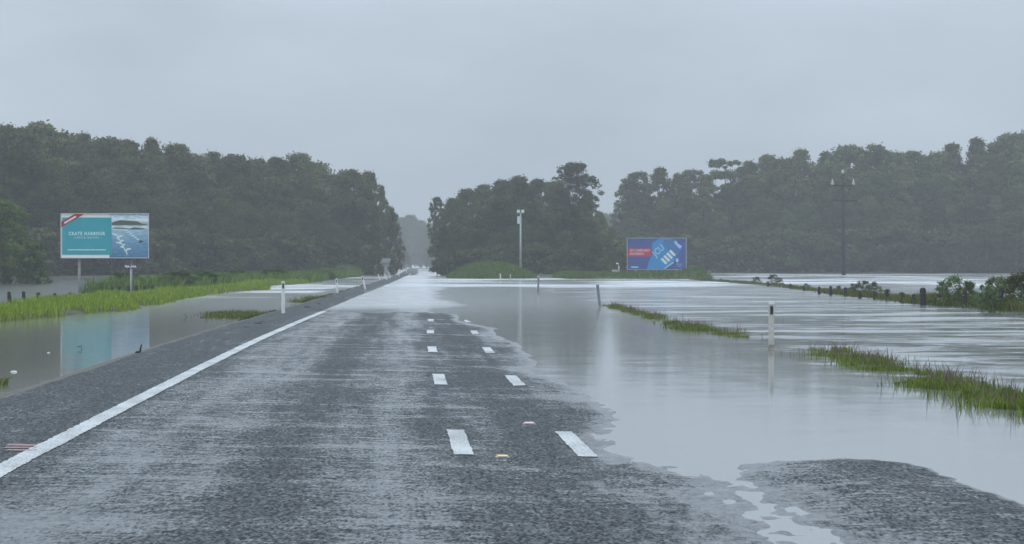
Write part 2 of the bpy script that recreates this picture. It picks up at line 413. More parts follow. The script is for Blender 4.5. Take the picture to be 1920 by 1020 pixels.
M['metal'] = plain('galvanised_steel', (0.42, 0.45, 0.46), 0.5, 0.1, 4, 0.5, 0.25)
M['steel_white'] = plain('white_painted_steel', (0.68, 0.70, 0.71), 0.5, 0.08, 4)
M['pole'] = plain('dark_timber_pole', (0.016, 0.015, 0.015), 0.8, 0.25, 3)
M['bark'] = plain('grey_bark', (0.16, 0.145, 0.125), 0.9, 0.3, 3)
M['insul'] = plain('pale_porcelain', (0.75, 0.77, 0.78), 0.3, 0.05, 4)

# ------------------------------------------------------------------ terrain, water, road
def lime_x(y): return np.interp(y, [60, 92, 120, 150, 180, 215], [-12.5, -12.5, -11.9, -10.8, -10.0, -9.2])
def bank_x(y): return np.interp(y, [60, 120, 145, 180, 220, 300, 340], [-20.0, -18.3, -16, -13, -8.6, -6.6, -5.6])
def terrain_z(x, y):
    u = x - shift(y)
    h = -0.62 + 0.10 * fbm(x * 0.05, y * 0.05, 61)
    wob = 1.6 * vnoise(x * 0, y * 0.07, 71) + 0.8 * vnoise(x * 0.3, y * 0.3, 72)
    strip = smooth(-9.0, -10.8, u + wob) * smooth(-1.8, -0.3, x - lime_x(y) + 0.5 * wob) * smooth(52, 60, y)
    h = h + strip * 0.72
    h = h + 0.75 * np.exp(-((x - bank_x(y)) / 1.7) ** 4) * smooth(132, 145, y) * (1 - smooth(330, 345, y)) * (1 - strip)
    ver = np.exp(-((u - 7.25 + 0.5 * wob) / 0.8) ** 2) * smooth(20, 26, y) * (1 - smooth(230, 260, y))
    h = h + ver * 0.5
    lv = smooth(-5.6, -4.6, u) * (1 - smooth(-4.6, -4.0, u))
    h = h + 0.15 * lv
    # land under the trees
    left = smooth(-7, -10, u) * smooth(0, 14, y - (262 + (x + 46) * 1.55))
    h = h + left * 0.8
    mid = smooth(300, 312, y) * smooth(5.6, 7.5, u + 0.0 * y) * (1 - smooth(36, 42, x))
    h = h + mid * 0.85
    bank = smooth(264, 270, y) * (1 - smooth(296, 312, y)) * smooth(16, 19, x) * (1 - smooth(31, 36, x))
    h = h + bank * 0.85 * (1 - mid)
    h = h + smooth(418, 430, y + 4 * fbm(x * 0.05, y * 0.0, 77)) * 0.85 * (1 - mid) * (1 - np.clip(left, 0, 1)) * (np.abs(u) > 7)
    # right-hand fence bank, just awash
    fx = 21.5 + (y - 92) * 0.055
    h = h + 0.66 * np.exp(-((x - fx) / 1.2) ** 2) * smooth(70, 80, y) * (1 - smooth(270, 300, y))
    # mound of grass beside the far bend
    h = h + 2.0 * np.exp(-(((x - 10.2) / 4.6) ** 2 + ((y - 282) / 10.0) ** 2) ** 1.4)
    # a bed is kept free under the road
    return np.where((u > -5.6) & (u < np.where(y > 255, 1.9, 6.6)), np.minimum(h, -0.62), h)

def grid(xs, ys, zf):
    Xg, Yg = np.meshgrid(xs, ys)
    v = np.stack([Xg, Yg, zf(Xg, Yg)], -1).reshape(-1, 3)
    nx, ny = len(xs), len(ys)
    i = np.arange(nx * ny).reshape(ny, nx)
    f = np.stack([i[:-1, :-1], i[:-1, 1:], i[1:, 1:], i[1:, :-1]], -1).reshape(-1, 4)
    return v, f
xs = np.concatenate([[-2500, -900, -400, -200, -120], np.arange(-90, 100, 1.0), [130, 200, 400, 900, 2500]])
ys = np.concatenate([[-400, -60, 0], np.arange(10, 470, 1.5), [520, 620, 800, 1200, 2000, 4000]])
v, f = grid(xs, ys, terrain_z)
tag(obj('ground', mesh_from('ground', v, f, M['soil'], True)), kind='structure')

v, f = grid(np.array([-2500., -300, 0, 300, 2500]), np.array([-400., 0, 200, 500, 1000, 4000]), lambda x, y: np.full_like(x, WATER))
tag(obj('flood_water', mesh_from('flood_water', v, f, M['water'], False)), kind='structure')

us = np.concatenate([[-5.4, -5.1, -4.8, -4.6, -4.5, -4.42, -4.36, -4.3, -4.24, -4.18], np.arange(-4.05, 1.2, 0.1), np.arange(1.25, 4.9, 0.045), [5.0, 5.2, 5.4, 5.6, 6.0, 6.5, 7.0, 7.6, 8.0]])
ry = [6.0]
while ry[-1] < 900: ry.append(ry[-1] + max(0.11, 0.0045 * ry[-1]))
ry = np.array(ry)
Ug, Yg = np.meshgrid(us, ry)
v = np.stack([Ug + shift(Yg), Yg, road_z(Ug, Yg)], -1).reshape(-1, 3)
i = np.arange(v.shape[0]).reshape(len(ry), len(us))
f = np.stack([i[:-1, :-1], i[:-1, 1:], i[1:, 1:], i[1:, :-1]], -1).reshape(-1, 4)
me = mesh_from('road', v, f, M['asphalt'], True); me.materials.append(M['mud'])
uc = np.tile((us[:-1] + us[1:]) / 2, len(ry) - 1)
me.polygons.foreach_set('material_index', ((uc < -4.22) | (uc > 6.6)).astype(np.int32))
road = tag(obj('road', me), kind='structure')

def strip_on_road(name, u0, u1, y0, y1, mat, lift=0.004, rag=0.0, dy=0.35):
    n = max(2, int((y1 - y0) / dy) + 1)
    yy = np.linspace(y0, y1, n) if y1 - y0 < 60 else np.geomspace(y0, y1, n)
    cols = np.linspace(u0, u1, 4)
    Uc, Yc = np.meshgrid(cols, yy)
    if rag:
        Uc[:, 0] += rag * rng.normal(size=n); Uc[:, -1] += rag * rng.normal(size=n)
    vv = np.stack([Uc + shift(Yc), Yc, road_z(Uc, Yc) + lift], -1).reshape(-1, 3)
    k = np.arange(vv.shape[0]).reshape(n, 4)
    ff = np.stack([k[:-1, :-1], k[:-1, 1:], k[1:, 1:], k[1:, :-1]], -1).reshape(-1, 4)
    return obj(name, mesh_from(name, vv, ff, mat, True), road)
e = strip_on_road('edge_line', -2.90, -2.72, 8, 420, M['paint'], 0.006, 0.005, 0.3)
e['label'] = 'solid white left edge line'
e = strip_on_road('edge_line', 5.0, 5.17, 8, 200, M['paint'], 0.006, 0.004, 0.3)
e['label'] = 'white right edge line under shallow water'
for k in range(7):
    yc = 10.2 + 12.0 * k
    for uu in (0.53, 1.53):
        strip_on_road('centre_dash', uu - 0.08, uu + 0.08, yc - 1.55, yc + 1.55, M['paint'], 0.006, 0.004, 0.2)
for k in range(3):
    p = on_plane(44, 838 + 4.5 * k, 0.03)
    mk = strip_on_road('survey_mark', p.x - 0.13 - 0.02 * (k % 2), p.x + 0.10, p.y - 0.09, p.y + 0.09, M['pink'], 0.006, 0.004, 0.06)
    mk['label'] = 'faint pink paint bar beside the edge line'

# ------------------------------------------------------------------ grass and foliage
def set_tint(me, vals):
    a = me.attributes.new('tint', 'FLOAT', 'POINT'); a.data.foreach_set('value', np.asarray(vals, np.float32))
def blades(name, P, H, W, lean, mat, head=None, parent=None, seed=1):
    """grass: every blade a bent tapering strip of its own. P base points (n,3), H heights, W widths"""
    r = np.random.default_rng(seed); n = len(P)
    a = r.uniform(0, 2 * np.pi, n); ax = np.stack([np.cos(a), np.sin(a), np.zeros(n)], -1)
    b = r.uniform(0, 2 * np.pi, n); ld = np.stack([np.cos(b), np.sin(b), np.zeros(n)], -1) * (lean * r.uniform(0.2, 1.0, n))[:, None]
    up = np.array([0, 0, 1.0])
    mid = P + (up * 0.55 + ld * 0.35) * H[:, None]; tip = P + (up * (1 - 0.25 * np.linalg.norm(ld, axis=1)[:, None]) + ld) * H[:, None]
    w = W[:, None] * ax
    V = np.stack([P - w, P + w, mid - w * 0.75, mid + w * 0.75, tip], 1).reshape(-1, 3)
    k = (np.arange(n) * 5)[:, None]
    q = (k + np.array([[0, 1, 3, 2]])).tolist(); t = (k + np.array([[2, 3, 4]])).tolist()
    me = mesh_from(name, V, q + t, mat)
    set_tint(me, np.repeat(np.clip(r.normal(0.5, 0.28, n), 0, 1), 5))
    return obj(name, me, parent)

G = {}
G['lime'] = leafy('lime_grass', (0.10, 0.165, 0.024), (0.245, 0.30, 0.055), 0.0, 0.3)
G['green'] = leafy('green_grass', (0.05, 0.09, 0.014), (0.24, 0.30, 0.05), 0.0, 0.3)
G['seed'] = leafy('purple_brown_seedheads', (0.075, 0.06, 0.055), (0.15, 0.12, 0.095), 0.0, 0.2)
G['bank'] = leafy('bank_grass', (0.08, 0.15, 0.03), (0.19, 0.27, 0.07), 0.0, 0.25)
G['kerb'] = leafy('dark_kerb_weed', (0.03, 0.03, 0.018), (0.09, 0.085, 0.04), 0.0, 0.1)
G['olive'] = leafy('olive_weed', (0.055, 0.085, 0.022), (0.17, 0.19, 0.06), 0.02, 0.25)

def scatter(n, fy0, fy1, fu0, fu1, accept=None, seed=3):
    r = np.random.default_rng(seed)
    y = r.uniform(fy0, fy1, n); u = r.uniform(fu0, fu1, n)
    x = u + shift(y)
    z = terrain_z(x, y)
    k = np.ones(n, bool) if accept is None else accept(x, y, u, z)
    return np.stack([x, y, z], -1)[k]

# left strip of lime grass standing in the flood
def acc_left(x, y, u, z):
    return (z > WATER - 0.06) & (vnoise(x * 0.5, y * 0.25, 44) > -0.36) & (x > lime_x(y) - 0.3)
P1 = scatter(60000, 60, 130, -21, -9, acc_left, 5)
P2 = scatter(26000, 130, 215, -20, -8.8, acc_left, 6)
P = np.concatenate([P1, P2]); n = len(P)
hh = (0.13 + 0.24 * np.clip(fbm(P[:, 0] * 0.9, P[:, 1] * 0.4, 9, 3) + 0.5, 0, 1)) * rng.uniform(0.6, 1.25, n)
o = blades('roadside_grass', P, hh, 0.011 + P[:, 1] * 0.00013, 0.55, G['lime'], seed=8)
tag(o, 'strip of lime green grass standing in the flood left of road', 'grass', kind='stuff')

# right-hand verge: clumps of taller grass with purple seedheads along the post line
verge = [(28.2, 34.0, 0.9, 0.145), (33.6, 39, 0.7, 0.09), (38.5, 47.2, 0.8, 0.12), (53.5, 58.5, 0.55, 0.07), (57.0, 68.0, 0.7, 0.15), (67.5, 72, 0.45, 0.07), (71, 78, 0.5, 0.11), (78, 96, 0.4, 0.10), (24.5, 28.6, 1.0, 0.15)]
Pb, Hb = [], []
for k, (a, b, w, h) in enumerate(verge):
    n = int((b - a) * w * 760)
    y = rng.uniform(a, b, n)
    uc0 = np.interp(y, [24, 28, 34, 40, 47.5, 54, 62, 75, 92], [6.80, 6.85, 7.05, 7.35, 7.65, 7.3, 6.8, 7.0, 7.1]) + 0.12 * np.sin(y * 1.1)
    u = uc0 + rng.normal(0, 0.28 * w, n)
    x = u + shift(y)
    keep = fbm(x * 1.4, y * 0.9, 91, 3) > -0.05
    edge = np.minimum(smooth(a, a + 1.0, y), 1 - smooth(b - 1.0, b, y))
    keep &= rng.uniform(0, 1, n) < 0.25 + 0.75 * edge
    Pb.append(np.stack([x, y, np.full(n, WATER - 0.05)], -1)[keep])
    Hb.append((h * (0.45 + 0.55 * edge) * rng.uniform(0.45, 1.2, n) * (0.8 + 0.8 * np.clip(vnoise(x * 0.9, y * 0.6, 92) + 0.4, 0, 1)))[keep])
Pb = np.concatenate(Pb); Hb = np.concatenate(Hb) * 0.85 + 0.05
o = blades('verge_grass', Pb, Hb, np.full(len(Pb), 0.008), 0.6, G['green'], seed=12)
tag(o, 'clumps of green grass poking from the flood along right verge', 'grass', kind='stuff')
sel = rng.uniform(0, 1, len(Pb)) < 0.10
Ps = Pb[sel] + np.array([0, 0, 0.0]); Hs = Hb[sel] * 1.1 + 0.13 * rng.uniform(0.2, 1.5, sel.sum())
o2 = blades('seed_stalks', Ps, Hs, np.full(len(Ps), 0.006), 0.5, G['seed'], seed=13, parent=o)

# small tufts by the left kerb and in the left water
Pt, Ht = [], []
for (px, py, n, spread, h) in [(440, 592, 900, 1.2, 0.16), (465, 594, 600, 0.8, 0.16), (415, 590, 400, 0.9, 0.12), (595, 562, 500, 1.4, 0.22), (570, 566, 400, 1.0, 0.14), (0, 722, 60, 0.1, 0.12), (552, 580, 200, 0.4, 0.10)]:
    c = on_plane(px, py, WATER)
    Pt.append(np.stack([c.x + rng.normal(0, spread * 0.3, n), c.y + rng.normal(0, spread * 1.8, n), np.full(n, WATER - 0.04)], -1)); Ht.append(h * rng.uniform(0.4, 1.2, n) + 0.04)
Pt = np.concatenate(Pt); Ht = np.concatenate(Ht)
o = blades('water_weed', Pt, Ht, np.full(len(Pt), 0.016), 0.9, G['olive'], seed=15)
tag(o, 'low olive weed tufts in the water beside left kerb', 'weeds', kind='stuff')

# thin line of weed and litter along the outer lip of the left kerb
n = 2600; yk = rng.uniform(62, 190, n); uk = -4.42 + rng.normal(0, 0.05, n)
kp = fbm(yk * 0.35, yk * 0.0, 66, 3) > -0.05; yk, uk = yk[kp], uk[kp]
Pk = np.stack([uk + shift(yk), yk, road_z(uk, yk) - 0.02], -1)
o = blades('kerb_weed', Pk, rng.uniform(0.03, 0.11, len(Pk)), np.full(len(Pk), 0.014), 0.9, G['kerb'], seed=16)
tag(o, 'thin dark line of weed and litter along left kerb lip', 'weeds', kind='stuff')

# grass on the far mound, on the far banks and along the forest foot
def acc_far(x, y, u, z): return (z > WATER - 0.02) & ((u > -3) | (np.abs(x - bank_x(y)) < 2.0))
Pm = []
for args in [(30000, 262, 300, -1, 17, 21), (12000, 262, 300, 13, 34, 22), (60000, 136, 335, -26, -8, 25)]:
    Pm.append(scatter(args[0], args[1], args[2], args[3], args[4], acc_far, args[5]))
for k, nm, lb in ((0, 'mound_grass', 'rounded green grassy mound below the slim steel pole'), (1, 'bank_grass', 'low green grass bank in front of blue billboard'), (2, 'bank_grass', 'rough green growth behind the fence posts on the left')):
    P = Pm[k]; n = len(P)
    o = blades(nm, P, rng.uniform(0.25, 0.75, n) * (0.8 if k != 2 else 1.25), np.full(n, 0.05), 0.7, G['bank'], seed=30 + k)
    tag(o, lb, 'grass', kind='stuff')

# ------------------------------------------------------------------ trees and shrubs
LEAF = {'dark': leafy('dark_leaves', (0.034, 0.048, 0.019), (0.090, 0.110, 0.042), 0.018, 0.15),  # on the lower tree rows this darker leaf colour stands in for shade
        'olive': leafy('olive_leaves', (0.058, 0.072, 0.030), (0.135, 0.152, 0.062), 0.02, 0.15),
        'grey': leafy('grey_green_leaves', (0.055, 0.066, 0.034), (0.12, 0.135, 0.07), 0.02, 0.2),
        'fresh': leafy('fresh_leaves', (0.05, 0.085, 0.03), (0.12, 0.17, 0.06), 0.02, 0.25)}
def tube_np(p0, p1, r0, r1, bend, r, seg=6, nseg=5):
    p0, p1 = np.array(p0, float), np.array(p1, float)
    side = r.normal(0, 1, 3); pts = [p0 + (p1 - p0) * t + side * bend * math.sin(t * math.pi) for t in np.linspace(0, 1, nseg)]
    return [tuple(p) for p in pts], [r0 + (r1 - r0) * t for t in np.linspace(0, 1, nseg)]
def make_tree(kind, seed):
    """returns (trunk mesh, crown mesh, height). Crown = leaf clumps of many small leaf faces around limb ends"""
    r = np.random.default_rng(seed)
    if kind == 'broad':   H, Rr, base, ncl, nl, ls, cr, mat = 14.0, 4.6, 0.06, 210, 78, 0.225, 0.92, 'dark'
    elif kind == 'tall':  H, Rr, base, ncl, nl, ls, cr, mat = 18.0, 3.6, 0.16, 185, 76, 0.215, 0.78, 'olive'
    elif kind == 'airy':  H, Rr, base, ncl, nl, ls, cr, mat = 15.0, 2.7, 0.25, 300, 44, 0.17, 0.55, 'grey'
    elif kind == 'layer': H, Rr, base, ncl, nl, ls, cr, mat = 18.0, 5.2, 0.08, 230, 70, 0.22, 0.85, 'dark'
    elif kind == 'bush':  H, Rr, base, ncl, nl, ls, cr, mat = 5.0, 3.0, 0.0, 80, 60, 0.26, 0.75, 'olive'
    elif kind == 'weed':  H, Rr, base, ncl, nl, ls, cr, mat = 1.2, 0.75, 0.0, 38, 40, 0.055, 0.20, 'olive'
    C = []
    while len(C) < ncl:
        t = r.uniform(0, 1) ** 0.85
        z = H * (base + (1 - base) * t)
        if kind == 'broad':   env = math.sin(math.pi * min(1, (0.16 + 0.84 * t) ** 0.95)) ** 0.55 * (1 - 0.15 * t)
        elif kind == 'tall':  env = (math.sin(math.pi * (0.12 + 0.85 * t)) ** 0.7) * (0.75 + 0.35 * math.sin(9 * t + seed))
        elif kind == 'airy':  env = math.sin(math.pi * (0.1 + 0.84 * t)) ** 0.6
        elif kind == 'layer': z = H * (base + (1 - base) * (math.floor(t * 9) + 0.5 + r.normal(0, .16)) / 9); env = 0.8 + 0.2 * t if t < .8 else 0.62
        else:                 env = math.sqrt(max(0.05, 1 - t * t * 0.92))
        a = r.uniform(0, 2 * math.pi); q = math.sqrt(r.uniform(0.05, 1))
        lob = 1 + 0.28 * math.sin(3 * a + seed) * math.sin(5 * t + seed * 1.7) + 0.14 * math.sin(5 * a + 2 * seed)
        rad = Rr * env * lob * q
        C.append((rad * math.cos(a), rad * math.sin(a), min(z, H - cr * 0.55)))
    C = np.array(C)
    if kind == 'airy':
        hole = (vnoise(C[:, 0] * 0.9 + 9, C[:, 2] * 0.6, seed) > -0.42); C = C[hole]
    nC = len(C)
    k = np.repeat(np.arange(nC), nl); n = len(k)
    d = r.normal(0, 1, (n, 3)); d /= np.linalg.norm(d, axis=1)[:, None]
    size = r.uniform(0.6, 1.25, nC) * cr
    off = d * ((r.uniform(0, 1, n) ** 0.5 * 0.62 + np.abs(r.normal(0, 0.36, n))) * size[k])[:, None] * np.array([1, 1, 0.72 if kind != 'layer' else 0.5])
    p = C[k] + off
    nrm = d * 0.6 + r.normal(0, 0.6, (n, 3)) + np.array([0, 0, 0.35]); nrm /= np.linalg.norm(nrm, axis=1)[:, None]
    t1 = np.cross(nrm, r.normal(0, 1, (n, 3))); t1 /= np.linalg.norm(t1, axis=1)[:, None]; t2 = np.cross(nrm, t1)
    s = (ls * r.uniform(0.55, 1.3, n))[:, None]
    V = np.stack([p - t1 * s, p + t2 * s * 0.5, p + t1 * s, p - t2 * s * 0.5], 1).reshape(-1, 3)
    V[:, 2] = np.maximum(V[:, 2], 0.02)
    F = np.arange(n * 4).reshape(n, 4)
    crown = mesh_from('crown', V, F, LEAF[mat])
    set_tint(crown, np.repeat(np.clip(r.uniform(0, 1, nC)[k] * 0.7 + r.uniform(0, 0.4, n), 0, 1), 4))
    mb = MB()
    lean = r.normal(0, 0.02 * H, 2)
    top = (lean[0], lean[1], H * 0.9)
    r0 = {'broad': .30, 'tall': .26, 'airy': .16, 'layer': .34, 'bush': .10, 'weed': .02}[kind]
    pts, rr = tube_np((0, 0, -0.4 if kind != 'weed' else -0.25), top, r0, r0 * 0.18, 0.02 * H, r, nseg=7); mb.tube(pts, rr, 7)
    for j in r.choice(nC, min(nC, 13), replace=False):
        zz = max(0.12 * H, C[j][2] * 0.62); t = zz / (H * 0.9)
        st = (lean[0] * t, lean[1] * t, zz)
        pts, rr = tube_np(st, C[j], r0 * 0.45 * (1 - 0.6 * t), r0 * 0.08, 0.03 * H, r, nseg=4); mb.tube(pts, rr, 5)
    trunk = mesh_from('trunk', mb.v, mb.f, M['bark'], True)
    return trunk, crown, H
PROTO = {k: [make_tree(k, 100 * i + s) for s in range(c)] for i, (k, c) in enumerate([('broad', 4), ('tall', 4), ('airy', 2), ('layer', 1), ('bush', 3), ('weed', 4)])}
_pick = {}
def plant(kind, loc, height, label, cat, group, name, wide=1.0, rz=None, crown_name='crown', trunk_name='trunk', mat=None):
    i = _pick.get(kind, 0); _pick[kind] = i + 1
    tr, cr, H = PROTO[kind][i % len(PROTO[kind])]
    s = height / H
    t = empty(name, loc, rng.uniform(0, 6.28) if rz is None else rz)
    t.scale = (s * wide, s * wide, s)
    obj(trunk_name, tr, t)
    c = obj(crown_name, cr, t)
    if mat:
        c.material_slots[0].link = 'OBJECT'; c.material_slots[0].material = LEAF[mat]
    return tag(t, label, cat, group)
def top_height(px, py, y): return at_y(px, py, y).z
def ground_at(px, y, z=None):
    p = at_y(px, 500, y); return (p.x, y, float(terrain_z(np.array(p.x), np.array(y))) - 0.05 if z is None else z)
ORD = ['first', 'second', 'third', 'fourth', 'fifth', 'sixth', 'seventh', 'eighth', 'ninth', 'tenth', 'eleventh', 'twelfth', 'thirteenth', 'fourteenth', 'fifteenth', 'sixteenth', 'seventeenth', 'eighteenth', 'nineteenth', 'twentieth', 'twenty-first', 'twenty-second', 'twenty-third', 'twenty-fourth', 'twenty-fifth']

# left wood: its edge runs from the left of the frame back to the road
def left_y(px): return 285 + max(0.0, px) / 750.0 * 75
sky_left = [(-75, 228), (-30, 232), (5, 240), (40, 243), (75, 236), (112, 252), (155, 254), (200, 262), (240, 268), (285, 264), (325, 275), (360, 292), (402, 288), (440, 294), (480, 302), (520, 298), (556, 292), (592, 308), (622, 330), (655, 322), (690, 326), (716, 352), (733, 392)]
vis = 0
for k, (px, py) in enumerate(sky_left):
    y = left_y(px) + (26 if px < 640 else 8)
    h = top_height(px, py, y) + 0.2
    if px < 0: lb = 'tall dense tree at the far left, its crown mostly cut by the frame'; 
    else:
        lb = f'dense grey-green skyline tree, {ORD[vis]} from left along top of left wood'; vis += 1
    if px == 733: lb = 'lowest dark tree at road end of the left wood, beside the gap'
    if px < 0: lb = ['outermost', 'inner'][k] + ' of two tall trees cut by the left frame edge'
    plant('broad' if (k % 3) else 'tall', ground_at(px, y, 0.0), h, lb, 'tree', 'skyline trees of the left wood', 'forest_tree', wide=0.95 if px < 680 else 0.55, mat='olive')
rows = [(44, 0.88, 62, 'rear'), (14, 0.80, 52, 'second'), (5, 0.58, 47, 'third'), (-2, 0.36, 40, 'front')]
for dy, fr, step, rn in rows:
    px = -60.0; k = 0
    while px < 706:
        y = left_y(px) + dy
        py = np.interp(px, [a for a, b in sky_left], [b for a, b in sky_left])
        h = top_height(px, py, y) * fr * rng.uniform(0.86, 1.12)
        seg = 'left of the teal billboard' if px < 110 else ('behind the teal billboard' if px < 285 else ('between teal billboard and road' if px < 560 else 'beside the far road'))
        tall = {'rear': 'rearmost dark tree of left wood', 'second': 'upper dark tree of left wood', 'third': 'mid-height dark tree of left wood', 'front': 'low dark tree of left wood'}[rn]
        plant('broad' if rn != 'front' else ('bush' if k % 2 else 'broad'), ground_at(px, y, -0.05), h, f'{tall}, {ORD[k]} from left, {seg}', 'tree', f'{tall}, {seg}', 'forest_tree', wide=1.05 if rn != 'front' else 1.3, mat='dark' if rn == 'front' else None)  # darker leaves below the skyline: shade of the wood's foot put into colour
        px += step * rng.uniform(0.85, 1.15); k += 1
plant('broad', ground_at(8, 205, -0.1), 6.6, 'nearer pale green bushy tree at the left frame edge beyond the fence posts', 'tree', None, 'bushy_tree', wide=1.1, mat='fresh')
plant('bush', ground_at(52, 205, -0.1), 3.4, 'small pale green shrub beside the bushy tree at left frame edge', 'shrub', None, 'shrub', mat='fresh')

# middle clump
mid = [(820, 372, 335, 'airy', 0.65), (848, 374, 345, 'broad', .6), (876, 357, 352, 'broad', .8), (906, 348, 358, 'tall', .9), (940, 341, 360, 'broad', .8), (975, 334, 362, 'broad', .85), (1010, 338, 362, 'tall', 1.0), (1042, 342, 358, 'broad', .8), (1076, 308, 352, 'airy', 1.25), (1098, 372, 350, 'broad', .7), (1124, 400, 346, 'broad', .7), (1148, 428, 340, 'broad', .7), (1163, 452, 338, 'bush', .8)]
ml = {820: 'thin wispy tree at the road end of middle clump', 1076: 'tallest feathery tree rising above the middle clump', 1163: 'low dark bush at right end of middle clump, beside blue billboard', 975: 'round-topped tree directly behind the slim steel pole'}
vis = 0
for px, py, y, kd, wd in mid:
    vis += 1
    lb = ml.get(px, f'grey-green tree, {ORD[vis - 1]} from left along top of middle clump')
    plant(kd, ground_at(px, y, 0.0), top_height(px, py, y) + 0.15, lb, 'tree', 'trees of the middle clump', 'forest_tree', wide=wd, mat='olive' if kd == 'broad' else None)
for dy, fr, step, rn in [(-10, 0.74, 34, 'upper'), (-17, 0.50, 30, 'mid-height'), (-22, 0.3, 32, 'low front')]:
    px = 838.0; k = 0
    while px < 1150:
        py = np.interp(px, [a for a, *_ in mid], [max(b, 335) for a, b, *_ in mid])
        y = 345 + dy
        if not (rn == 'upper' and px > 1125):
            plant('broad' if rn != 'low front' else 'bush', ground_at(px, y, 0.0), top_height(px, py, y) * fr * rng.uniform(.88, 1.1), f'{rn} dark tree of middle clump, {ORD[k]} from left, ' + ('left of the steel pole' if px < 976 else 'right of the steel pole'), 'tree', 'inner trees of the middle clump', 'forest_tree', wide=0.95 if rn != 'low front' else 1.2, mat='dark')  # inner rows darkened by leaf colour in place of shade
            k += 1
        px += step * rng.uniform(0.85, 1.15)

# right wood across the water
sky_right = [(1180, 338, 'airy'), (1198, 326, 'airy'), (1238, 318, 'tall'), (1272, 330, 'tall'), (1300, 322, 'airy'), (1360, 299, 'layer'), (1402, 306, 'tall'), (1442, 294, 'tall'), (1470, 302, 'broad'), (1502, 284, 'tall'), (1548, 290, 'tall'), (1592, 277, 'broad'), (1640, 275, 'tall'), (1682, 291, 'broad'), (1714, 287, 'tall'), (1758, 290, 'broad'), (1786, 273, 'tall'), (1832, 264, 'tall'), (1880, 257, 'tall'), (1912, 254, 'broad'), (1955, 250, 'tall'), (2000, 250, 'broad')]
vis = 0
for px, py, kd in sky_right:
    y = 452.0 if px > 1220 else 440.0
    if px < 1925: lb = f'hazy skyline tree, {ORD[vis]} from left along top of right wood'; vis += 1
    else: lb = ['hazy skyline tree just cut by the right frame edge', 'hazy skyline tree mostly beyond the right frame edge'][px > 1960]
    if kd == 'layer': lb = 'dark spreading tree with flat layered crown on the right skyline'
    if px == 1180: lb = 'thin leaning-crowned tree at the left end of right wood above blue billboard'
    plant(kd, ground_at(px, y, 0.1), top_height(px, py, y) + 0.2, lb, 'tree', 'skyline trees of the right wood', 'forest_tree', wide=1.0 if kd != 'layer' else 0.75, mat='olive' if kd == 'broad' else None)
for dy, fr, step, rn in [(443, 0.82, 44, 'upper'), (436, 0.60, 40, 'mid-height'), (430, 0.36, 38, 'low front')]:
    px = 1188.0 if rn != 'upper' else 1205
    k = 0
    while px < 1975:
        py = np.interp(px, [a for a, *_ in sky_right], [b for a, b, _ in sky_right])
        seg = 'behind the blue billboard' if px < 1295 else ('left of the power pole' if px < 1580 else 'right of the power pole')
        lb = f'{rn} hazy tree of right wood, {ORD[k]} from left, {seg}'; gp = f'{rn} trees of right wood'
        plant(('tall' if k % 2 else 'broad') if rn != 'low front' else ('bush' if k % 2 else 'broad'), ground_at(px, dy, 0.1), top_height(px, py, dy) * fr * rng.uniform(.86, 1.12), lb, 'tree', gp, 'forest_tree', wide=1.1 if rn != 'low front' else 1.35, mat='dark' if rn == 'low front' else None)  # low front row gets dark leaf colour as painted shade
        px += step * rng.uniform(0.85, 1.15); k += 1
for k, (px, py, y, lb) in enumerate([(1905, 398, 424, 'rounded dark green tree in front of right wood at frame edge'), (1850, 422, 425, 'rounded lower tree second from right frame edge before right wood'), (1795, 440, 425, 'low dark bush of right wood, left of rounded tree pair'), (1745, 462, 425, 'lowest leafy bush of right wood foot, third from frame edge')]):
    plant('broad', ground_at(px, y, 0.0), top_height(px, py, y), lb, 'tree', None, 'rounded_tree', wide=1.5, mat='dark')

# faded trees far behind the gaps
for k, (px, py, y) in enumerate((a_, b_, c_ * 1.45) for a_, b_, c_ in [(735, 412, 640), (752, 408, 660), (770, 404, 680), (790, 414, 690), (808, 420, 640), (822, 440, 600), (742, 450, 560), (760, 470, 540), (806, 462, 560), (822, 478, 520)]):
    plant('broad', (at_y(px, 500, y).x, y, 0.0), top_height(px, py, y), f'pale hazy far tree in road gap, {ORD[k]} counted back', 'tree', 'far trees in the road gap', 'far_tree', wide=0.95)
for k, (px, py, y) in enumerate((a_, b_, c_ * 1.3) for a_, b_, c_ in [(1095, 402, 600), (1112, 405, 610), (1130, 400, 620), (1148, 404, 630), (1165, 398, 620), (1185, 402, 610), (1122, 440, 570), (1155, 440, 575)]):
    plant('broad', (at_y(px, 500, y).x, y, 0.0), top_height(px, py, y), f'pale hazy far tree left of blue billboard, {ORD[k]} of those in the gap', 'tree', 'far trees left of the blue billboard', 'far_tree', wide=1.0)

# low bushes: rough growth behind the left fence, weeds along the right fence bank
for k in range(26):
    y = 152 + (k / 25.0) ** 1.3 * 185 + rng.uniform(-2, 2); bx = float(bank_x(y)) + rng.uniform(-0.9, 0.6)
    lb = f'low green bush, {ORD[min(k, 24)]} from left along the bank behind left fence' if k < 25 else 'last low green bush of the left bank, nearest the far road'
    plant('bush', (bx, y, float(terrain_z(np.array(bx), np.array(y))) - 0.05), rng.uniform(0.65, 1.05), lb, 'bush', 'bushes on the left bank', 'bush', wide=rng.uniform(1.4, 2.2), mat='fresh', trunk_name='stem', crown_name='foliage')
weeds = [(1330, 527, 521), (1352, 528, 523), (1418, 532, 521), (1451, 533, 517), (1462, 535, 523), (1512, 541, 533), (1572, 547, 538), (1600, 553, 535), (1618, 554, 530), (1640, 556, 533), (1662, 559, 545), (1690, 562, 550), (1765, 571, 543), (1786, 573, 526), (1812, 575, 535), (1845, 578, 540), (1872, 577, 527), (1895, 581, 530), (1918, 582, 522), (1860, 586, 552)]
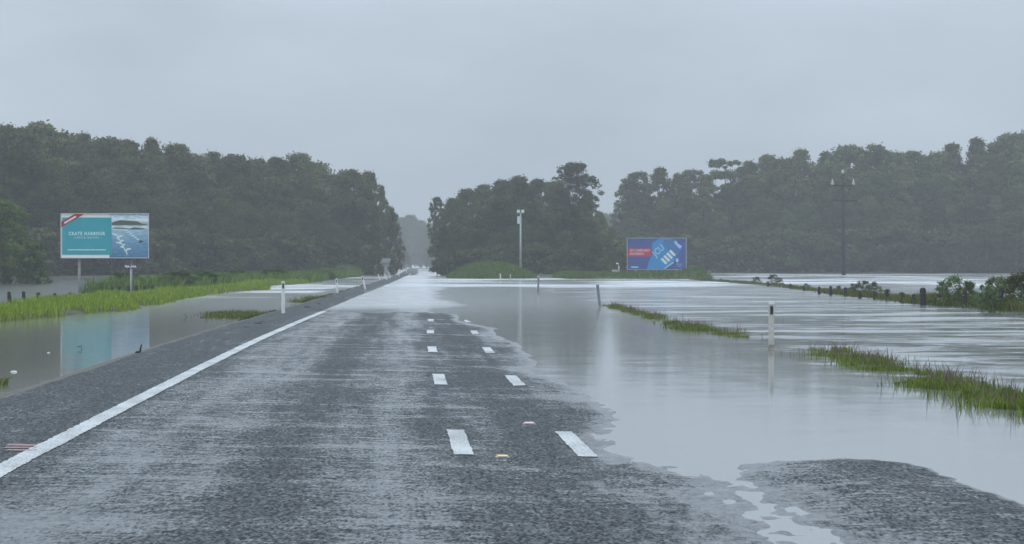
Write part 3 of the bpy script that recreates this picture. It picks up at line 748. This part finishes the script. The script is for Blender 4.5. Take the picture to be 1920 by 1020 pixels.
for k, (px, py, ty) in enumerate(weeds):
    p = on_plane(px, py, WATER); h = (at_y(px, ty, p.y).z - WATER) * 1.15 + 0.10
    lb = f'leafy olive weed, {ORD[k]} from left along the flooded right fence'
    if px == 1451: lb = 'dark leafy weed standing alone in the water on the right fence line'
    plant('weed', (p.x, p.y, WATER - 0.08), h, lb, 'weed', 'weeds along the right fence', 'weed', wide=rng.uniform(0.8, 1.1), trunk_name='stem', crown_name='foliage', mat='fresh' if k % 2 else 'olive')
Pf, Hf = [], []
for (pa, ya, pb, yb, n, h) in [(1290, 524, 1440, 534, 3000, 0.26), (1440, 534, 1560, 548, 2400, 0.20), (1560, 549, 1740, 569, 4200, 0.30), (1740, 568, 1925, 584, 8000, 0.45), (1180, 521, 1300, 525, 1500, 0.3)]:
    a, b = on_plane(pa, ya, WATER), on_plane(pb, yb, WATER)
    t = rng.uniform(0, 1, n)
    q = np.outer(1 - t, a) + np.outer(t, b); q[:, 0] += rng.normal(0, 0.35, n); q[:, 1] += rng.normal(0, 1.2, n); q[:, 2] = WATER - 0.05
    kp = vnoise(q[:, 0] * 0.8, q[:, 1] * 0.12, 55) > -0.22
    Pf.append(q[kp]); Hf.append((h * rng.uniform(0.4, 1.25, n) + 0.05)[kp])
Pf = np.concatenate(Pf); Hf = np.concatenate(Hf)
o = blades('fence_line_grass', Pf, Hf, np.full(len(Pf), 0.016), 0.8, G['olive'], seed=41)
tag(o, 'tangled olive grass and weeds awash along the right fence line', 'grass', kind='stuff')

# ------------------------------------------------------------------ guide posts
def guide_post(px, base_py, top_py, base_z, label, body='white', lean_px=0.0, refl=True, water=True, cap='white'):
    b = on_plane(px, base_py, base_z)
    top = at_y(px + lean_px, top_py, b.y)
    L = (top - b).length; axis = (top - b).normalized()
    t = empty('guide_post', b)
    t.rotation_euler = axis.to_track_quat('Z', 'Y').to_euler()
    # keep the broad face towards the traffic
    q = Matrix.Identity(3); zc = axis; xc = Vector((1, 0, 0)); xc = (xc - zc * xc.dot(zc)).normalized(); yc = zc.cross(xc)
    t.rotation_euler = Matrix((xc, yc, zc)).transposed().to_euler()
    w, d = 0.105, 0.04
    mb = MB()
    prof = [(-w / 2, 0.0), (-w / 2 * 0.8, -d * 0.5), (0, -d * 0.75), (w / 2 * 0.8, -d * 0.5), (w / 2, 0), (w / 2 * 0.8, d * 0.25), (0, d * 0.1), (-w / 2 * 0.8, d * 0.25)]
    n = 0; zs = [-0.35, 0.0, L * 0.5, L - 0.035]
    for z in zs:
        for x, y in prof: mb.v.append((x, y, z))
    for i in range(len(zs) - 1):
        for k in range(8): mb.f.append((i * 8 + k, i * 8 + (k + 1) % 8, (i + 1) * 8 + (k + 1) % 8, (i + 1) * 8 + k))
    mb.f.append(tuple(range((len(zs) - 1) * 8, len(zs) * 8))); mb.f.append(tuple(reversed(range(8))))
    mb.build('post_body', M[body], t)
    MB().box((0, -d * 0.2, L - 0.018), (w * 1.02, d * 1.15, 0.036), taper=0.9).build('cap', M[cap], t, bevel=0.006)
    if refl:
        MB().box((0, -d * 0.75 - 0.003, L - 0.14), (0.052, 0.006, 0.15)).build('reflector', M['black'], t, bevel=0.002)
    if water:
        MB().box((0, -d * 0.25, 0.055), (w * 1.06, d * 1.35, 0.10)).build('silt_band', M['silt'], t)
    return tag(t, label, 'guide post', 'roadside guide posts')
guide_post(531, 587, 527, 0.05, 'nearest white guide post on the left kerb with black reflector', water=False)
guide_post(633, 553, 522, WATER, 'second white guide post from camera on the left kerb', lean_px=-2)
guide_post(686, 546, 518, WATER, 'third left guide post, leaning left just before the leaning cluster', lean_px=-7)
guide_post(713, 527, 514, WATER, 'leftmost of the far leaning white guide posts beside road end', lean_px=-4, refl=False)
guide_post(726, 527, 512.5, WATER, 'far white guide post leaning most, second of the far cluster', lean_px=-5, refl=False)
guide_post(732, 524, 510.5, WATER, 'slightly tilted far guide post, third of the far cluster', lean_px=-3, refl=False)
guide_post(748, 520, 504.5, WATER, 'upright far white guide post at right of the far cluster', refl=False)
guide_post(762, 514, 507, 0.0, 'tiny farthest guide post on left side near road end', refl=False)
guide_post(1446, 657, 567, WATER, 'tall grey-white guide post standing in right water, nearest camera', body='greyplastic', lean_px=0.5)
guide_post(1125, 577, 532, WATER, 'dull grey guide post leaning left in the water on right', body='darkpost', lean_px=-5, refl=False)
guide_post(1009, 550, 518, WATER, 'weathered guide post in the water below the middle clump', body='darkpost', lean_px=0.5, refl=False)
guide_post(957, 527, 514, WATER, 'small pale guide post right one of far pair before mound', body='greyplastic', refl=False)
guide_post(939, 527, 513, WATER, 'small white guide post left one of far pair before mound', refl=False, lean_px=-1)

# ------------------------------------------------------------------ fence posts
def fence_post(px, base_py, top_py, z, label, group, w=0.13, lean=0.0):
    b = on_plane(px, base_py, z); top = at_y(px, top_py, b.y); h = max(0.25, top.z - b.z)
    t = empty('fence_post', b, rng.uniform(0, 1.5)); t.rotation_euler = (rng.normal(0, 0.05), lean + rng.normal(0, 0.05), rng.uniform(0, 1.5))
    mb = MB(); zz = [-0.5, 0, h * 0.5, h - 0.03, h]; rr = [w * .55, w * .52, w * .5, w * .5, w * .38]
    mb.tube([(rng.normal(0, 0.008), rng.normal(0, 0.008), q) for q in zz], rr, 8)
    mb.build('post_body', M['timber'], t, sm=False)
    mb = MB(); mb.tube([(-w * .56, 0, h * 0.72), (0, -w * .56, h * 0.72), (w * .56, 0, h * 0.72), (0, w * .56, h * 0.72), (-w * .56, 0, h * 0.72)], 0.006, 5)
    mb.build('wire_tie', M['metal'], t)
    return tag(t, label, 'fence post', group)
lf = [(18, 566, 550), (45, 564, 549), (71, 563, 551), (101, 562, 553), (131, 559, 553), (156, 558, 553), (177, 557, 549), (191, 556, 545), (211, 554, 540), (224, 552, 539), (241, 551, 539), (256, 549, 538), (271, 548, 539), (287, 546, 539), (303, 546, 540), (343, 543, 537)]
for k, (px, b, t) in enumerate(lf):
    fence_post(px, b, t - 2.5, -0.03, f'dark fence post stub, {ORD[k]} from left edge behind the lime grass', 'left fence posts', w=0.16 if k < 10 else 0.2)
rf = [(1440, 537, 529, 'tiny far dark post left of the right fence row'), (1508, 545, 536, 'short dark stub between first two posts of right row'), (1612, 559, 545, 'short dark stub inside the big weed clump on right'), (1640, 561, 547, 'short dark stub at right side of big weed clump'), (1692, 567, 549, 'short dark stub left of the thick black post'), (1712, 569, 552, 'lowest dark stub touching the thick black post on its left'), (1762, 573, 552, 'short dark stub right of the thick black post'), (1482, 541, 532, 'dark fence post in the right water, leftmost of the row'), (1536, 551, 538, 'dark fence post second from left of the right row'), (1558, 553, 537, 'dark fence post third from left of the right row'), (1586, 555, 539, 'dark fence post left of the big weed clump on right'), (1664, 563, 543, 'dark stub post right of the big weed clump on right'), (1731, 572, 541, 'thick black fence post standing clear in the right water'), (1808, 577, 545, 'dark fence post half hidden by weeds near right edge'), (1876, 582, 538, 'dark fence post inside the weeds nearest right edge')]
for px, b, t, lb in rf:
    fence_post(px, b, t, WATER, lb, 'right fence posts', w=0.17 if px != 1731 else 0.24, lean=-0.06 if px == 1731 else 0)

# ------------------------------------------------------------------ lettering
def text_mesh(body, size, mat, name, parent, loc, rot=0.0, sx=1.0, space=1.0, align='CENTER', shear=0.0, bold=0.0):
    cu = bpy.data.curves.new('lettering', 'FONT'); cu.body = body; cu.size = size; cu.align_x = align; cu.align_y = 'CENTER'
    cu.space_character = space; cu.shear = shear; cu.offset = bold; cu.extrude = 0.002; cu.resolution_u = 2
    tmp = bpy.data.objects.new('lettering_curve', cu); COL.objects.link(tmp)
    dg = bpy.context.evaluated_depsgraph_get(); me = bpy.data.meshes.new_from_object(tmp.evaluated_get(dg))
    bpy.data.objects.remove(tmp); bpy.data.curves.remove(cu)
    me.name = name
    me.materials.clear(); me.materials.append(mat)
    Mx = Matrix.Translation(loc) @ Matrix.Rotation(math.pi / 2, 4, 'X') @ Matrix.Rotation(rot, 4, 'Z') @ Matrix.Diagonal((sx, 1, 1, 1))
    me.transform(Mx); me.update()
    return tag(obj(name, me, parent), kind='stuff')
def print_line(name, mat, parent, c, y, length, h, rot=0.0, words=(1.0,), gap=0.05):
    """a line of print too small to read in the photograph: one low block per word"""
    mb = MB(); tot = sum(words) + gap * (len(words) - 1); x = -0.5
    for w in words:
        a_, b_ = x * length, (x + w / tot) * length; x += (w + gap) / tot
        mb.plate([(c[0] + p_ * math.cos(rot) - q_ * math.sin(rot), c[1] + p_ * math.sin(rot) + q_ * math.cos(rot)) for p_, q_ in ((a_, -h / 2), (b_, -h / 2), (b_, h / 2), (a_, h / 2))], y - 0.004, y)
    return tag(mb.build(name, mat, parent), kind='stuff')
def pm(name, col, rough=0.45): return plain(name, col, rough, 0.05, 1.5, 0.3)

# ------------------------------------------------------------------ teal harbour billboard (left)
YB = 140.0
a = at_y(114, 484, YB); b = at_y(279, 400, YB)
Wd, Hd = b.x - a.x, b.z - a.z
cx = (a.x + b.x) / 2
bb = tag(empty('billboard', (cx, YB, -0.4), math.radians(-1.0)), 'teal and photo harbour billboard on a thin post in the left grass', 'billboard')
zb = a.z + 0.4; zt = zb + Hd
m_teal = pm('teal_print', (0.055, 0.37, 0.45)); m_wp = pm('white_print', (0.80, 0.84, 0.84)); m_red = pm('red_print', (0.40, 0.05, 0.07))
m_ltxt = pm('pale_teal_print', (0.55, 0.82, 0.84)); m_hill = pm('hill_print', (0.115, 0.14, 0.12)); m_deep = pm('navy_print', (0.03, 0.08, 0.15))
mb = MB(); mb.box((0, 0.06, (zb + zt) / 2), (Wd, 0.10, Hd)); mb.build('backing_panel', M['metal'], bb, bevel=0.01)
sx = -Wd / 2 + Wd * 0.553
MB().box(((-Wd / 2 + 0.03 + sx) / 2, -0.004, (zb + zt) / 2), (sx + Wd / 2 - 0.03, 0.02, Hd - 0.06)).build('white_sheet', m_wp, bb)
tl = MB().box(((-Wd / 2 + 0.07 + sx + 0.11) / 2, -0.022, (zb + zt) / 2 - 0.02), (sx + 0.11 + Wd / 2 - 0.07, 0.014, Hd * 0.83)).build('teal_panel', m_teal, bb)
# harbour photograph: printed sea and sky
def photo_material():
    m, n, l = new_mat('harbour_print'); bs = n['Principled BSDF']; bs.inputs['Roughness'].default_value = 0.45
    tc = n.new('ShaderNodeTexCoord'); sp = n.new('ShaderNodeSeparateXYZ'); l.new(tc.outputs['Object'], sp.inputs[0])
    t = ramp_val(n, l, sp.outputs['Z'], zb, zt, sm=False)
    cr = n.new('ShaderNodeValToRGB'); e = cr.color_ramp.elements
    e[0].position = 0.0; e[0].color = (0.075, 0.19, 0.34, 1); e[1].position = 1.0; e[1].color = (0.36, 0.50, 0.68, 1)
    for p, c in ((0.35, (0.16, 0.33, 0.50, 1)), (0.60, (0.34, 0.52, 0.66, 1)), (0.70, (0.62, 0.75, 0.82, 1)), (0.74, (0.30, 0.40, 0.46, 1)), (0.86, (0.72, 0.82, 0.88, 1))):
        q = e.new(p); q.color = c
    l.new(t, cr.inputs[0])
    nz = n.new('ShaderNodeTexNoise'); nz.inputs['Scale'].default_value = 3.0; nz.inputs['Detail'].default_value = 5
    mp = n.new('ShaderNodeMapping'); mp.inputs['Scale'].default_value = (1, 1, 4); l.new(tc.outputs['Object'], mp.inputs[0]); l.new(mp.outputs[0], nz.inputs['Vector'])
    hs = n.new('ShaderNodeHueSaturation'); l.new(ramp_val(n, l, nz.outputs['Fac'], 0.3, 0.7, 0.8, 1.25), hs.inputs['Value']); l.new(cr.outputs[0], hs.inputs['Color'])
    l.new(hs.outputs[0], bs.inputs['Base Color']); return m
ph = MB().box(((sx + 0.003 + Wd / 2 - 0.03) / 2, -0.002, (zb + zt) / 2), (Wd / 2 - 0.03 - sx - 0.003, 0.016, Hd - 0.04)).build('harbour_picture', photo_material(), bb)
def Hx(f_): return sx + 0.10 + (Wd / 2 - sx - 0.15) * f_
def Hz(f_): return zb + Hd * f_
def printed(name, poly, mat, layer, parent):
    y = -0.012 - 0.004 * layer
    return MB().plate([(Hx(p), Hz(q)) for p, q in poly], y, y + 0.003).build(name, mat, parent)
printed('printed_hill', [(0.02, .735), (.02, .79), (.10, .82), (.25, .85), (.42, .84), (.55, .83), (.72, .82), (.85, .77), (.97, .75), (.97, .735)], m_hill, 0, ph)
printed('printed_shore', [(.02, .66), (.1, .69), (.3, .675), (.5, .66), (.62, .69), (.9, .665), (.97, .64), (.6, .635), (.3, .65)], m_hill, 0, ph)
for k in range(9):                                        # the moored boats along the jetty
    t = k / 8; xb = 0.13 + 0.30 * t; zz = 0.50 - 0.38 * t; ln = 0.09 + 0.05 * math.sin(k * 2.1); sdx = 1 if k % 2 else -1
    printed('printed_boat', [(xb, zz), (xb + sdx * ln, zz + .025), (xb + sdx * (ln + .03), zz + .05), (xb + sdx * ln * .5, zz + .058), (xb, zz + .035)], m_wp, 1, ph)
printed('printed_jetty', [(.12, .54), (.15, .55), (.46, .085), (.43, .075)], m_ltxt, 2, ph)
for k in range(6):
    t = k / 5; xb = .36 + .32 * t; zz = .60 - .20 * t
    printed('printed_boat', [(xb, zz), (xb + .085, zz + .01), (xb + .10, zz + .03), (xb + .02, zz + .04)], m_ltxt, 1, ph)
printed('printed_boat', [(.74, .33), (.90, .36), (.86, .38), (.80, .41), (.77, .37)], m_deep, 1, ph)
# red corner banner
c0, cz = -Wd / 2 + 0.03, zt - 0.03
MB().plate([(c0, cz - 0.72), (c0, cz - 0.42), (c0 + 0.72, cz), (c0 + 1.24, cz)], -0.040, -0.032).build('corner_banner', m_red, bb)
print_line('lettering', m_wp, bb, (c0 + 0.47, cz - 0.32), -0.041, 0.72, 0.085, math.radians(30.2), (1.0, 1.6))
tx = (-Wd / 2 + 0.07 + sx + 0.11) / 2
text_mesh('CRATE HARBOUR', 0.25, m_ltxt, 'lettering', tl, (tx, -0.034, zb + Hd * 0.545), 0, 0.80, 1.28, bold=0.012)
text_mesh('- CAPITA RESORT -', 0.15, m_ltxt, 'lettering', tl, (tx, -0.034, zb + Hd * 0.455), 0, 0.95, 1.35, bold=0.002)
print_line('lettering', m_ltxt, tl, (tx, zb + Hd * 0.185), -0.030, 2.05, 0.055, 0.0, (1.0, 2.0, 0.7, 1.4), 0.04)
mb = MB()
for x0_, z0_, w_, h_ in ((0, zt - 0.012, Wd + .02, .03), (0, zb + 0.012, Wd + .02, .03)): mb.box((x0_, -0.03, z0_), (w_, 0.05, h_))
for s in (-1, 1): mb.box((s * (Wd / 2 - 0.005), -0.03, (zb + zt) / 2), (0.03, 0.048, Hd - 0.04))
mb.build('frame', M['steel_white'], bb)
pxx = at_y(148, 520, YB).x - cx
mb = MB(); mb.tube([(pxx, 0.13, -0.4), (pxx, 0.13, zb - 0.03)], 0.075, 10); mb.build('support_post', M['darkpost'], bb, sm=True)
px2 = at_y(246, 520, YB).x - cx
mb = MB(); mb.tube([(px2, 0.20, -0.4), (px2, 0.20, zb - 0.03)], 0.045, 10); mb.build('support_post', M['darkpost'], bb, sm=True)
MB().box((0, 0.16, zb + 0.12), (Wd * 0.9, 0.08, 0.12)).build('cross_rail', M['metal'], bb)

# small blue street name sign
ys_ = 132.0
p = at_y(245, 500, ys_); pb = at_y(245, 545, ys_)
ss = tag(empty('street_sign', (p.x, ys_, -0.2)), 'small blue street name blade on a thin pole under the teal billboard', 'street sign')
MB().tube([(0, 0.04, -0.3), (0, 0.04, p.z + 0.2 + 0.10)], 0.03, 8).build('pole', M['metal'], ss, sm=True)
bl = MB().box((0, 0, p.z + 0.2), (0.66, 0.03, 0.17)).build('name_blade', pm('blue_enamel', (0.04, 0.05, 0.20)), ss, bevel=0.006)
text_mesh('TEA AVN.', 0.14, m_wp, 'lettering', bl, (0, -0.02, p.z + 0.2), 0, 1.0, 1.0, bold=0.008)

# ------------------------------------------------------------------ blue university billboard (right)
YJ = 296.0
a = at_y(1175.5, 506, YJ); b = at_y(1287, 446, YJ)
W2, H2 = b.x - a.x, b.z - a.z; cx = (a.x + b.x) / 2
jb = tag(empty('billboard', (cx, YJ, 0.1)), 'blue billboard with red band and striped shirt on the far right bank', 'billboard')
zb2 = a.z - 0.1
m_navy = pm('royal_blue_print', (0.055, 0.10, 0.33)); m_cy = pm('bright_blue_print', (0.03, 0.30, 0.66)); m_mid = pm('mid_blue_print', (0.05, 0.19, 0.46)); m_red2 = pm('scarlet_print', (0.52, 0.05, 0.09)); m_sk = pm('pale_blue_print', (0.45, 0.66, 0.86)); m_pk = pm('pink_print', (0.80, 0.50, 0.55))
MB().box((0, 0.08, zb2 + H2 / 2), (W2, 0.14, H2)).build('backing_panel', M['metal'], jb, bevel=0.01)
MB().box((0, 0.0, zb2 + H2 / 2), (W2 - 0.14, 0.02, H2 - 0.14)).build('blue_face', m_navy, jb)
def P2(f_, g_): return (-W2 / 2 + W2 * f_, zb2 + H2 * g_)
def print2(name, poly, mat, layer, parent=jb):
    y = -0.012 - 0.005 * layer
    return MB().plate([P2(*q) for q in poly], y - 0.004, y).build(name, mat, parent)
sh = print2('printed_shirt', [(.335, .025), (.36, .22), (.405, .42), (.435, .52), (.415, .66), (.43, .84), (.47, .89), (.52, .955), (.56, .985), (.70, .975), (.82, .93), (.93, .67), (.80, .30), (.75, .20), (.63, .03)], m_cy, 0)
print2('printed_sleeve', [(.62, .95), (.80, .93), (.93, .67), (.80, .32), (.73, .55), (.60, .78)], m_mid, 1, sh)
print2('printed_hem', [(.62, .05), (.64, .03), (.79, .22), (.78, .26)], m_sk, 1, sh)
print2('printed_hand', [(.79, .86), (.82, .92), (.86, .82), (.93, .74), (.89, .66), (.84, .74)], m_sk, 2, sh)
for k in range(4):
    x = .565 + .047 * k; z = .33 + .085 * k
    print2('printed_stripe', [(x, z), (x + .03, z + .05), (x + .115, z - .11), (x + .09, z - .165), (x + .06, z - .12)], m_wp, 2, sh)
text_mesh('JCU', 1.02, m_sk, 'lettering', sh, (*[P2(.53, .60)[0]], -0.03, P2(.53, .60)[1]), math.radians(42), 0.85, 1.0, bold=0.02)
rbn = print2('red_band', [(.01, .42), (.01, .67), (.40, .67), (.42, .55), (.40, .46), (.38, .42)], m_red2, 1)
text_mesh('GET A CAREER READY', 0.37, m_pk, 'lettering', rbn, (P2(.215, .605)[0], -0.025, P2(0, .605)[1]), 0, 0.62, 1.0, bold=0.014)
text_mesh('UNI EXPERIENCE', 0.37, m_pk, 'lettering', rbn, (P2(.165, .50)[0], -0.025, P2(0, .50)[1]), 0, 0.60, 1.0, bold=0.014)
print_line('lettering', m_sk, jb, P2(.13, .085), -0.012, 0.85, 0.17)
cr_ = MB(); c = P2(.845, .30); cr_.plate([(c[0] + 0.17 * math.cos(t) , c[1] + 0.25 * math.sin(t)) for t in np.linspace(0, 2 * math.pi, 14)[:-1]], -0.02, -0.012); cr_.build('crest', m_sk, jb)
text_mesh('JAMES COOK', 0.24, m_sk, 'lettering', jb, (P2(.88, .175)[0], -0.02, P2(0, .175)[1]), 0, 0.5, 1.0)
text_mesh('UNIVERSITY', 0.20, m_sk, 'lettering', jb, (P2(.88, .11)[0], -0.02, P2(0, .11)[1]), 0, 0.5, 1.0)
mb = MB()
mb.box((0, -0.03, zb2 + H2 - .03), (W2 + .04, .06, .07)); mb.box((0, -0.03, zb2 + .03), (W2 + .04, .06, .07))
for s in (-1, 1): mb.box((s * (W2 / 2 - .015), -0.03, zb2 + H2 / 2), (.07, .058, H2 - .14))
mb.build('frame', M['metal'], jb)
for s in (-.7, 0, .7): MB().tube([(s * W2 / 2, 0.24, -0.8), (s * W2 / 2, 0.24, zb2 + H2 * 0.8)], 0.09, 8).build('support_post', M['metal'], jb, sm=True)

# ------------------------------------------------------------------ slim steel pole with camera heads
YP = 288.0
p0 = at_y(976, 500, YP); pt = at_y(976, 400, YP)
gz = float(terrain_z(np.array(p0.x), np.array(YP)))
pp = tag(empty('camera_pole', (p0.x, YP, gz - 0.1)), 'slim pale steel pole with twin heads rising behind green mound', 'pole')
hz = pt.z - gz + 0.1
MB().tube([(0, 0, -0.5), (0, 0, hz * 0.5), (0, 0, hz)], [0.13, 0.11, 0.09], 10).build('pole_shaft', M['metal'], pp, sm=True)
MB().box((0, 0, hz + 0.05), (0.85, 0.12, 0.10)).build('head_bracket', M['metal'], pp, bevel=0.01)
for s in (-1, 1): MB().box((s * 0.24, -0.06, hz + 0.24), (0.36, 0.40, 0.30), taper=0.85).build('lamp_head', M['insul'], pp, bevel=0.03)
MB().box((-0.22, -0.05, hz - 0.75), (0.30, 0.30, 0.85)).build('equipment_box', M['steel_white'], pp, bevel=0.03)

# ------------------------------------------------------------------ power pole
YW = 352.0
p0 = at_y(1582, 513, YW); pt = at_y(1580, 326, YW)
pw = tag(empty('power_pole', (p0.x, YW, -0.4)), 'tall dark timber power pole with two crossarms before right wood', 'power pole')
hz = pt.z + 0.4; dx = pt.x - p0.x
MB().tube([(0, 0, -0.5), (dx * .5, 0, hz * .5), (dx, 0, hz)], [0.29, 0.24, 0.19], 10).build('pole_shaft', M['pole'], pw, sm=True)
arm1 = hz + (at_y(1580, 348, YW).z - pt.z); arm2 = hz + (at_y(1580, 376, YW).z - pt.z)
ar = MB().box((dx, -0.2, arm1), (3.1, 0.16, 0.20)).build('crossarm', M['pole'], pw, bevel=0.01)
for s in (-1, 1):
    MB().tube([(dx + s * 1.45, -0.2, arm1 + 0.06), (dx + s * 1.45, -0.2, arm1 + 0.3), (dx + s * 1.45, -0.2, arm1 + 0.5), (dx + s * 1.45, -0.2, arm1 + 0.9)], [0.20, 0.24, 0.12, 0.08], 8).build('insulator', M['greyplastic'], ar, sm=True)
MB().tube([(dx, 0, hz), (dx, 0, hz + 0.25), (dx, 0, hz + 0.6)], [0.18, 0.20, 0.08], 8).build('insulator', M['greyplastic'], pw, sm=True)
a2 = MB().box((dx + 0.2, -0.2, arm2), (3.6, 0.16, 0.22)).build('crossarm', M['pole'], pw, bevel=0.01)

# ------------------------------------------------------------------ pale building under the trees by the road end
YH = 346.0
p0 = at_y(722, 515, YH)
plant('tall', ground_at(704, 340, -0.05), 8.5, 'thin dark-trunked tree in front of small pale house by road end', 'tree', None, 'forest_tree', wide=0.6)
plant('bush', ground_at(712, 341, -0.05), 1.5, 'low bush covering the corner of small pale house by road end', 'bush', None, 'bush', wide=0.8)
plant('broad', ground_at(738, 341, -0.05), 2.6, 'small roadside tree just right of small pale house by road end', 'tree', None, 'forest_tree', wide=0.8)
hs = tag(empty('roadside_house', (p0.x, YH, -0.1), math.radians(4)), 'small pale house half hidden under trees left of road end', 'house')
m_wall = plain('pale_weatherboard', (0.5, 0.53, 0.53), 0.7, 0.15, 1.0); m_roof = plain('grey_iron_roof', (0.42, 0.46, 0.47), 0.5, 0.15, 1.0)
MB().box((0, 0, 0.85), (2.6, 3.0, 1.9)).build('wall', m_wall, hs)
MB().plate([(-1.55, 1.75), (-1.2, 2.35), (1.2, 2.35), (1.55, 1.75)], -1.75, 1.75).build('roof', m_roof, hs)
for x in (-0.75, 0.55):
    wi = MB().box((x, -1.52, 1.0), (0.7, 0.04, 0.6)).build('window', M['darkpost'], hs); MB().box((x, -1.56, 1.34), (0.8, 0.06, 0.06)).build('window_frame', M['white'], wi)
MB().box((0, -1.52, 0.35), (2.5, 0.05, 0.10)).build('base_board', M['darkpost'], hs)

# small pale bent post left of the blue billboard
YQ = 288.0
p0 = at_y(1160, 509, YQ); g0 = at_y(1160, 494, YQ)
q = tag(empty('water_standpipe', (p0.x, YQ, p0.z - 0.15)), 'small pale bent standpipe on the bank left of blue billboard', 'pipe')
hq = g0.z - p0.z + 0.15
MB().tube([(0, 0, -0.3), (0.02, 0, hq * 0.7), (-0.05, 0, hq * 0.95), (-0.3, 0, hq)], 0.085, 8).build('pipe', M['steel_white'], q, sm=True)
MB().box((-0.45, 0, 0.18), (0.6, 0.4, 0.34)).build('base_block', M['greyplastic'], q, bevel=0.03)

# ------------------------------------------------------------------ small things on the road
def road_point(px, py):
    z = 0.0
    for _ in range(4):
        p = on_plane(px, py, z); z = float(road_z(np.array(p.x - shift(p.y)), np.array(p.y)))
    return Vector((p.x, p.y, z))
def marker(px, py, col, label, s=1.0):
    p = road_point(px, py)
    t = tag(empty('pavement_marker', p), label, 'road marker', 'raised pavement markers')
    MB().box((0, 0, 0.010 * s), (0.14 * s, 0.12 * s, 0.026 * s), taper=0.62).build('marker_body', col, t, bevel=0.004)
    MB().box((0, -0.052 * s, 0.012 * s), (0.09 * s, 0.012, 0.012 * s), rot=Matrix.Rotation(-0.7, 3, 'X')).build('lens', M['insul'], t)
marker(992, 795, pm('faded_red_plastic', (0.55, 0.30, 0.27)), 'faded reddish raised marker on road, beside the nearest right dash', 0.95)
marker(942, 857, pm('amber_plastic', (0.62, 0.40, 0.12)), 'amber raised marker on the wet road between the nearest dashes', 0.85)

def debris(name, px, py, z, size, mat, label, cat, stick=0.0, seed=0):
    r = np.random.default_rng(seed + 900)
    p = on_plane(px, py, z)
    bm = bmesh.new(); bmesh.ops.create_icosphere(bm, subdivisions=2, radius=1.0)
    for vv in bm.verts:
        k = 1 + 0.35 * (vnoise(np.array(vv.co.x * 1.3 + seed), np.array(vv.co.z * 1.3 + vv.co.y)))
        vv.co = Vector((vv.co.x * size[0] * k, vv.co.y * size[1] * k, vv.co.z * size[2] * k))
    me = bpy.data.meshes.new(name); bm.to_mesh(me); bm.free(); me.materials.append(mat)
    if stick:
        t = tag(empty(name, p), label, cat)
        obj('clod', me, t)
        MB().tube([(0.03, 0, 0), (0.04, 0.01, stick * .6), (0.055, 0, stick)], [0.018, 0.015, 0.012], 6).build('stub', mat, t)
        return t
    return tag(obj(name, me, None, p), label, cat)
debris('debris_clod', 259, 661, 0.05, (0.055, 0.05, 0.03), M['timber'], 'dark clod with upright stub on the left kerb edge', 'debris', stick=0.13, seed=1)
for k, (px, py, sz, lb) in enumerate([(484, 607, .06, 'dark leaf litter clump on left kerb'), (492, 604, .05, 'small dark clump right next to the kerb leaf litter'), (576, 576, .07, 'dark litter clump on kerb just past nearest white guide post'), (598, 570, .06, 'second dark litter clump on kerb past nearest guide post'), (462, 614, .05, 'small dark clump lowest along left kerb litter')]):
    debris('leaf_litter', px, py, 0.05, (sz * 1.6, sz * 2, sz * .5), M['timber'], lb, 'debris', seed=5 + k)
for k, (px, py, s, m_, lb) in enumerate([(26, 697, .035, 'insul', 'white scrap floating by the kerb at left frame edge'), (91, 661, .02, 'insul', 'left speck of white floating scraps below the billboard reflection'), (379, 596, .05, 'timber', 'black floating clod in the left water right of billboard reflection')]):
    debris('floating_scrap', px, py, WATER + 0.005, (s * 1.4, s, s * .5), M[m_], lb, 'debris', seed=20 + k)
p = on_plane(150, 655, WATER)
tw = tag(empty('floating_twig', p), 'thin dark curved twig sticking out of the billboard reflection', 'twig')
MB().tube([(-0.05, 0, 0.04), (0.0, 0, 0.055), (0.03, 0, 0.03), (0.02, 0, -0.01), (-0.02, 0, -0.06)], 0.007, 6).build('stem', M['timber'], tw)
MB().tube([(0.0, 0, 0.055), (0.035, 0.01, 0.075)], 0.005, 5).build('side_shoot', M['timber'], tw)

# ------------------------------------------------------------------ rain haze
hm, hn, hl = new_mat('rain_haze'); hn.remove(hn['Principled BSDF'])
pv = hn.new('ShaderNodeVolumePrincipled'); pv.inputs['Color'].default_value = (0.95, 0.965, 0.975, 1); pv.inputs['Density'].default_value = 0.00066; pv.inputs['Anisotropy'].default_value = 0.0
hl.new(pv.outputs[0], hn['Material Output'].inputs['Volume'])
mb = MB(); mb.box((0, 520, 13.5), (3000, 1300, 30.0))
hz_o = mb.build('haze', hm)
tag(hz_o, kind='stuff', label='thin grey rain haze filling the air over the flood', cat='haze')
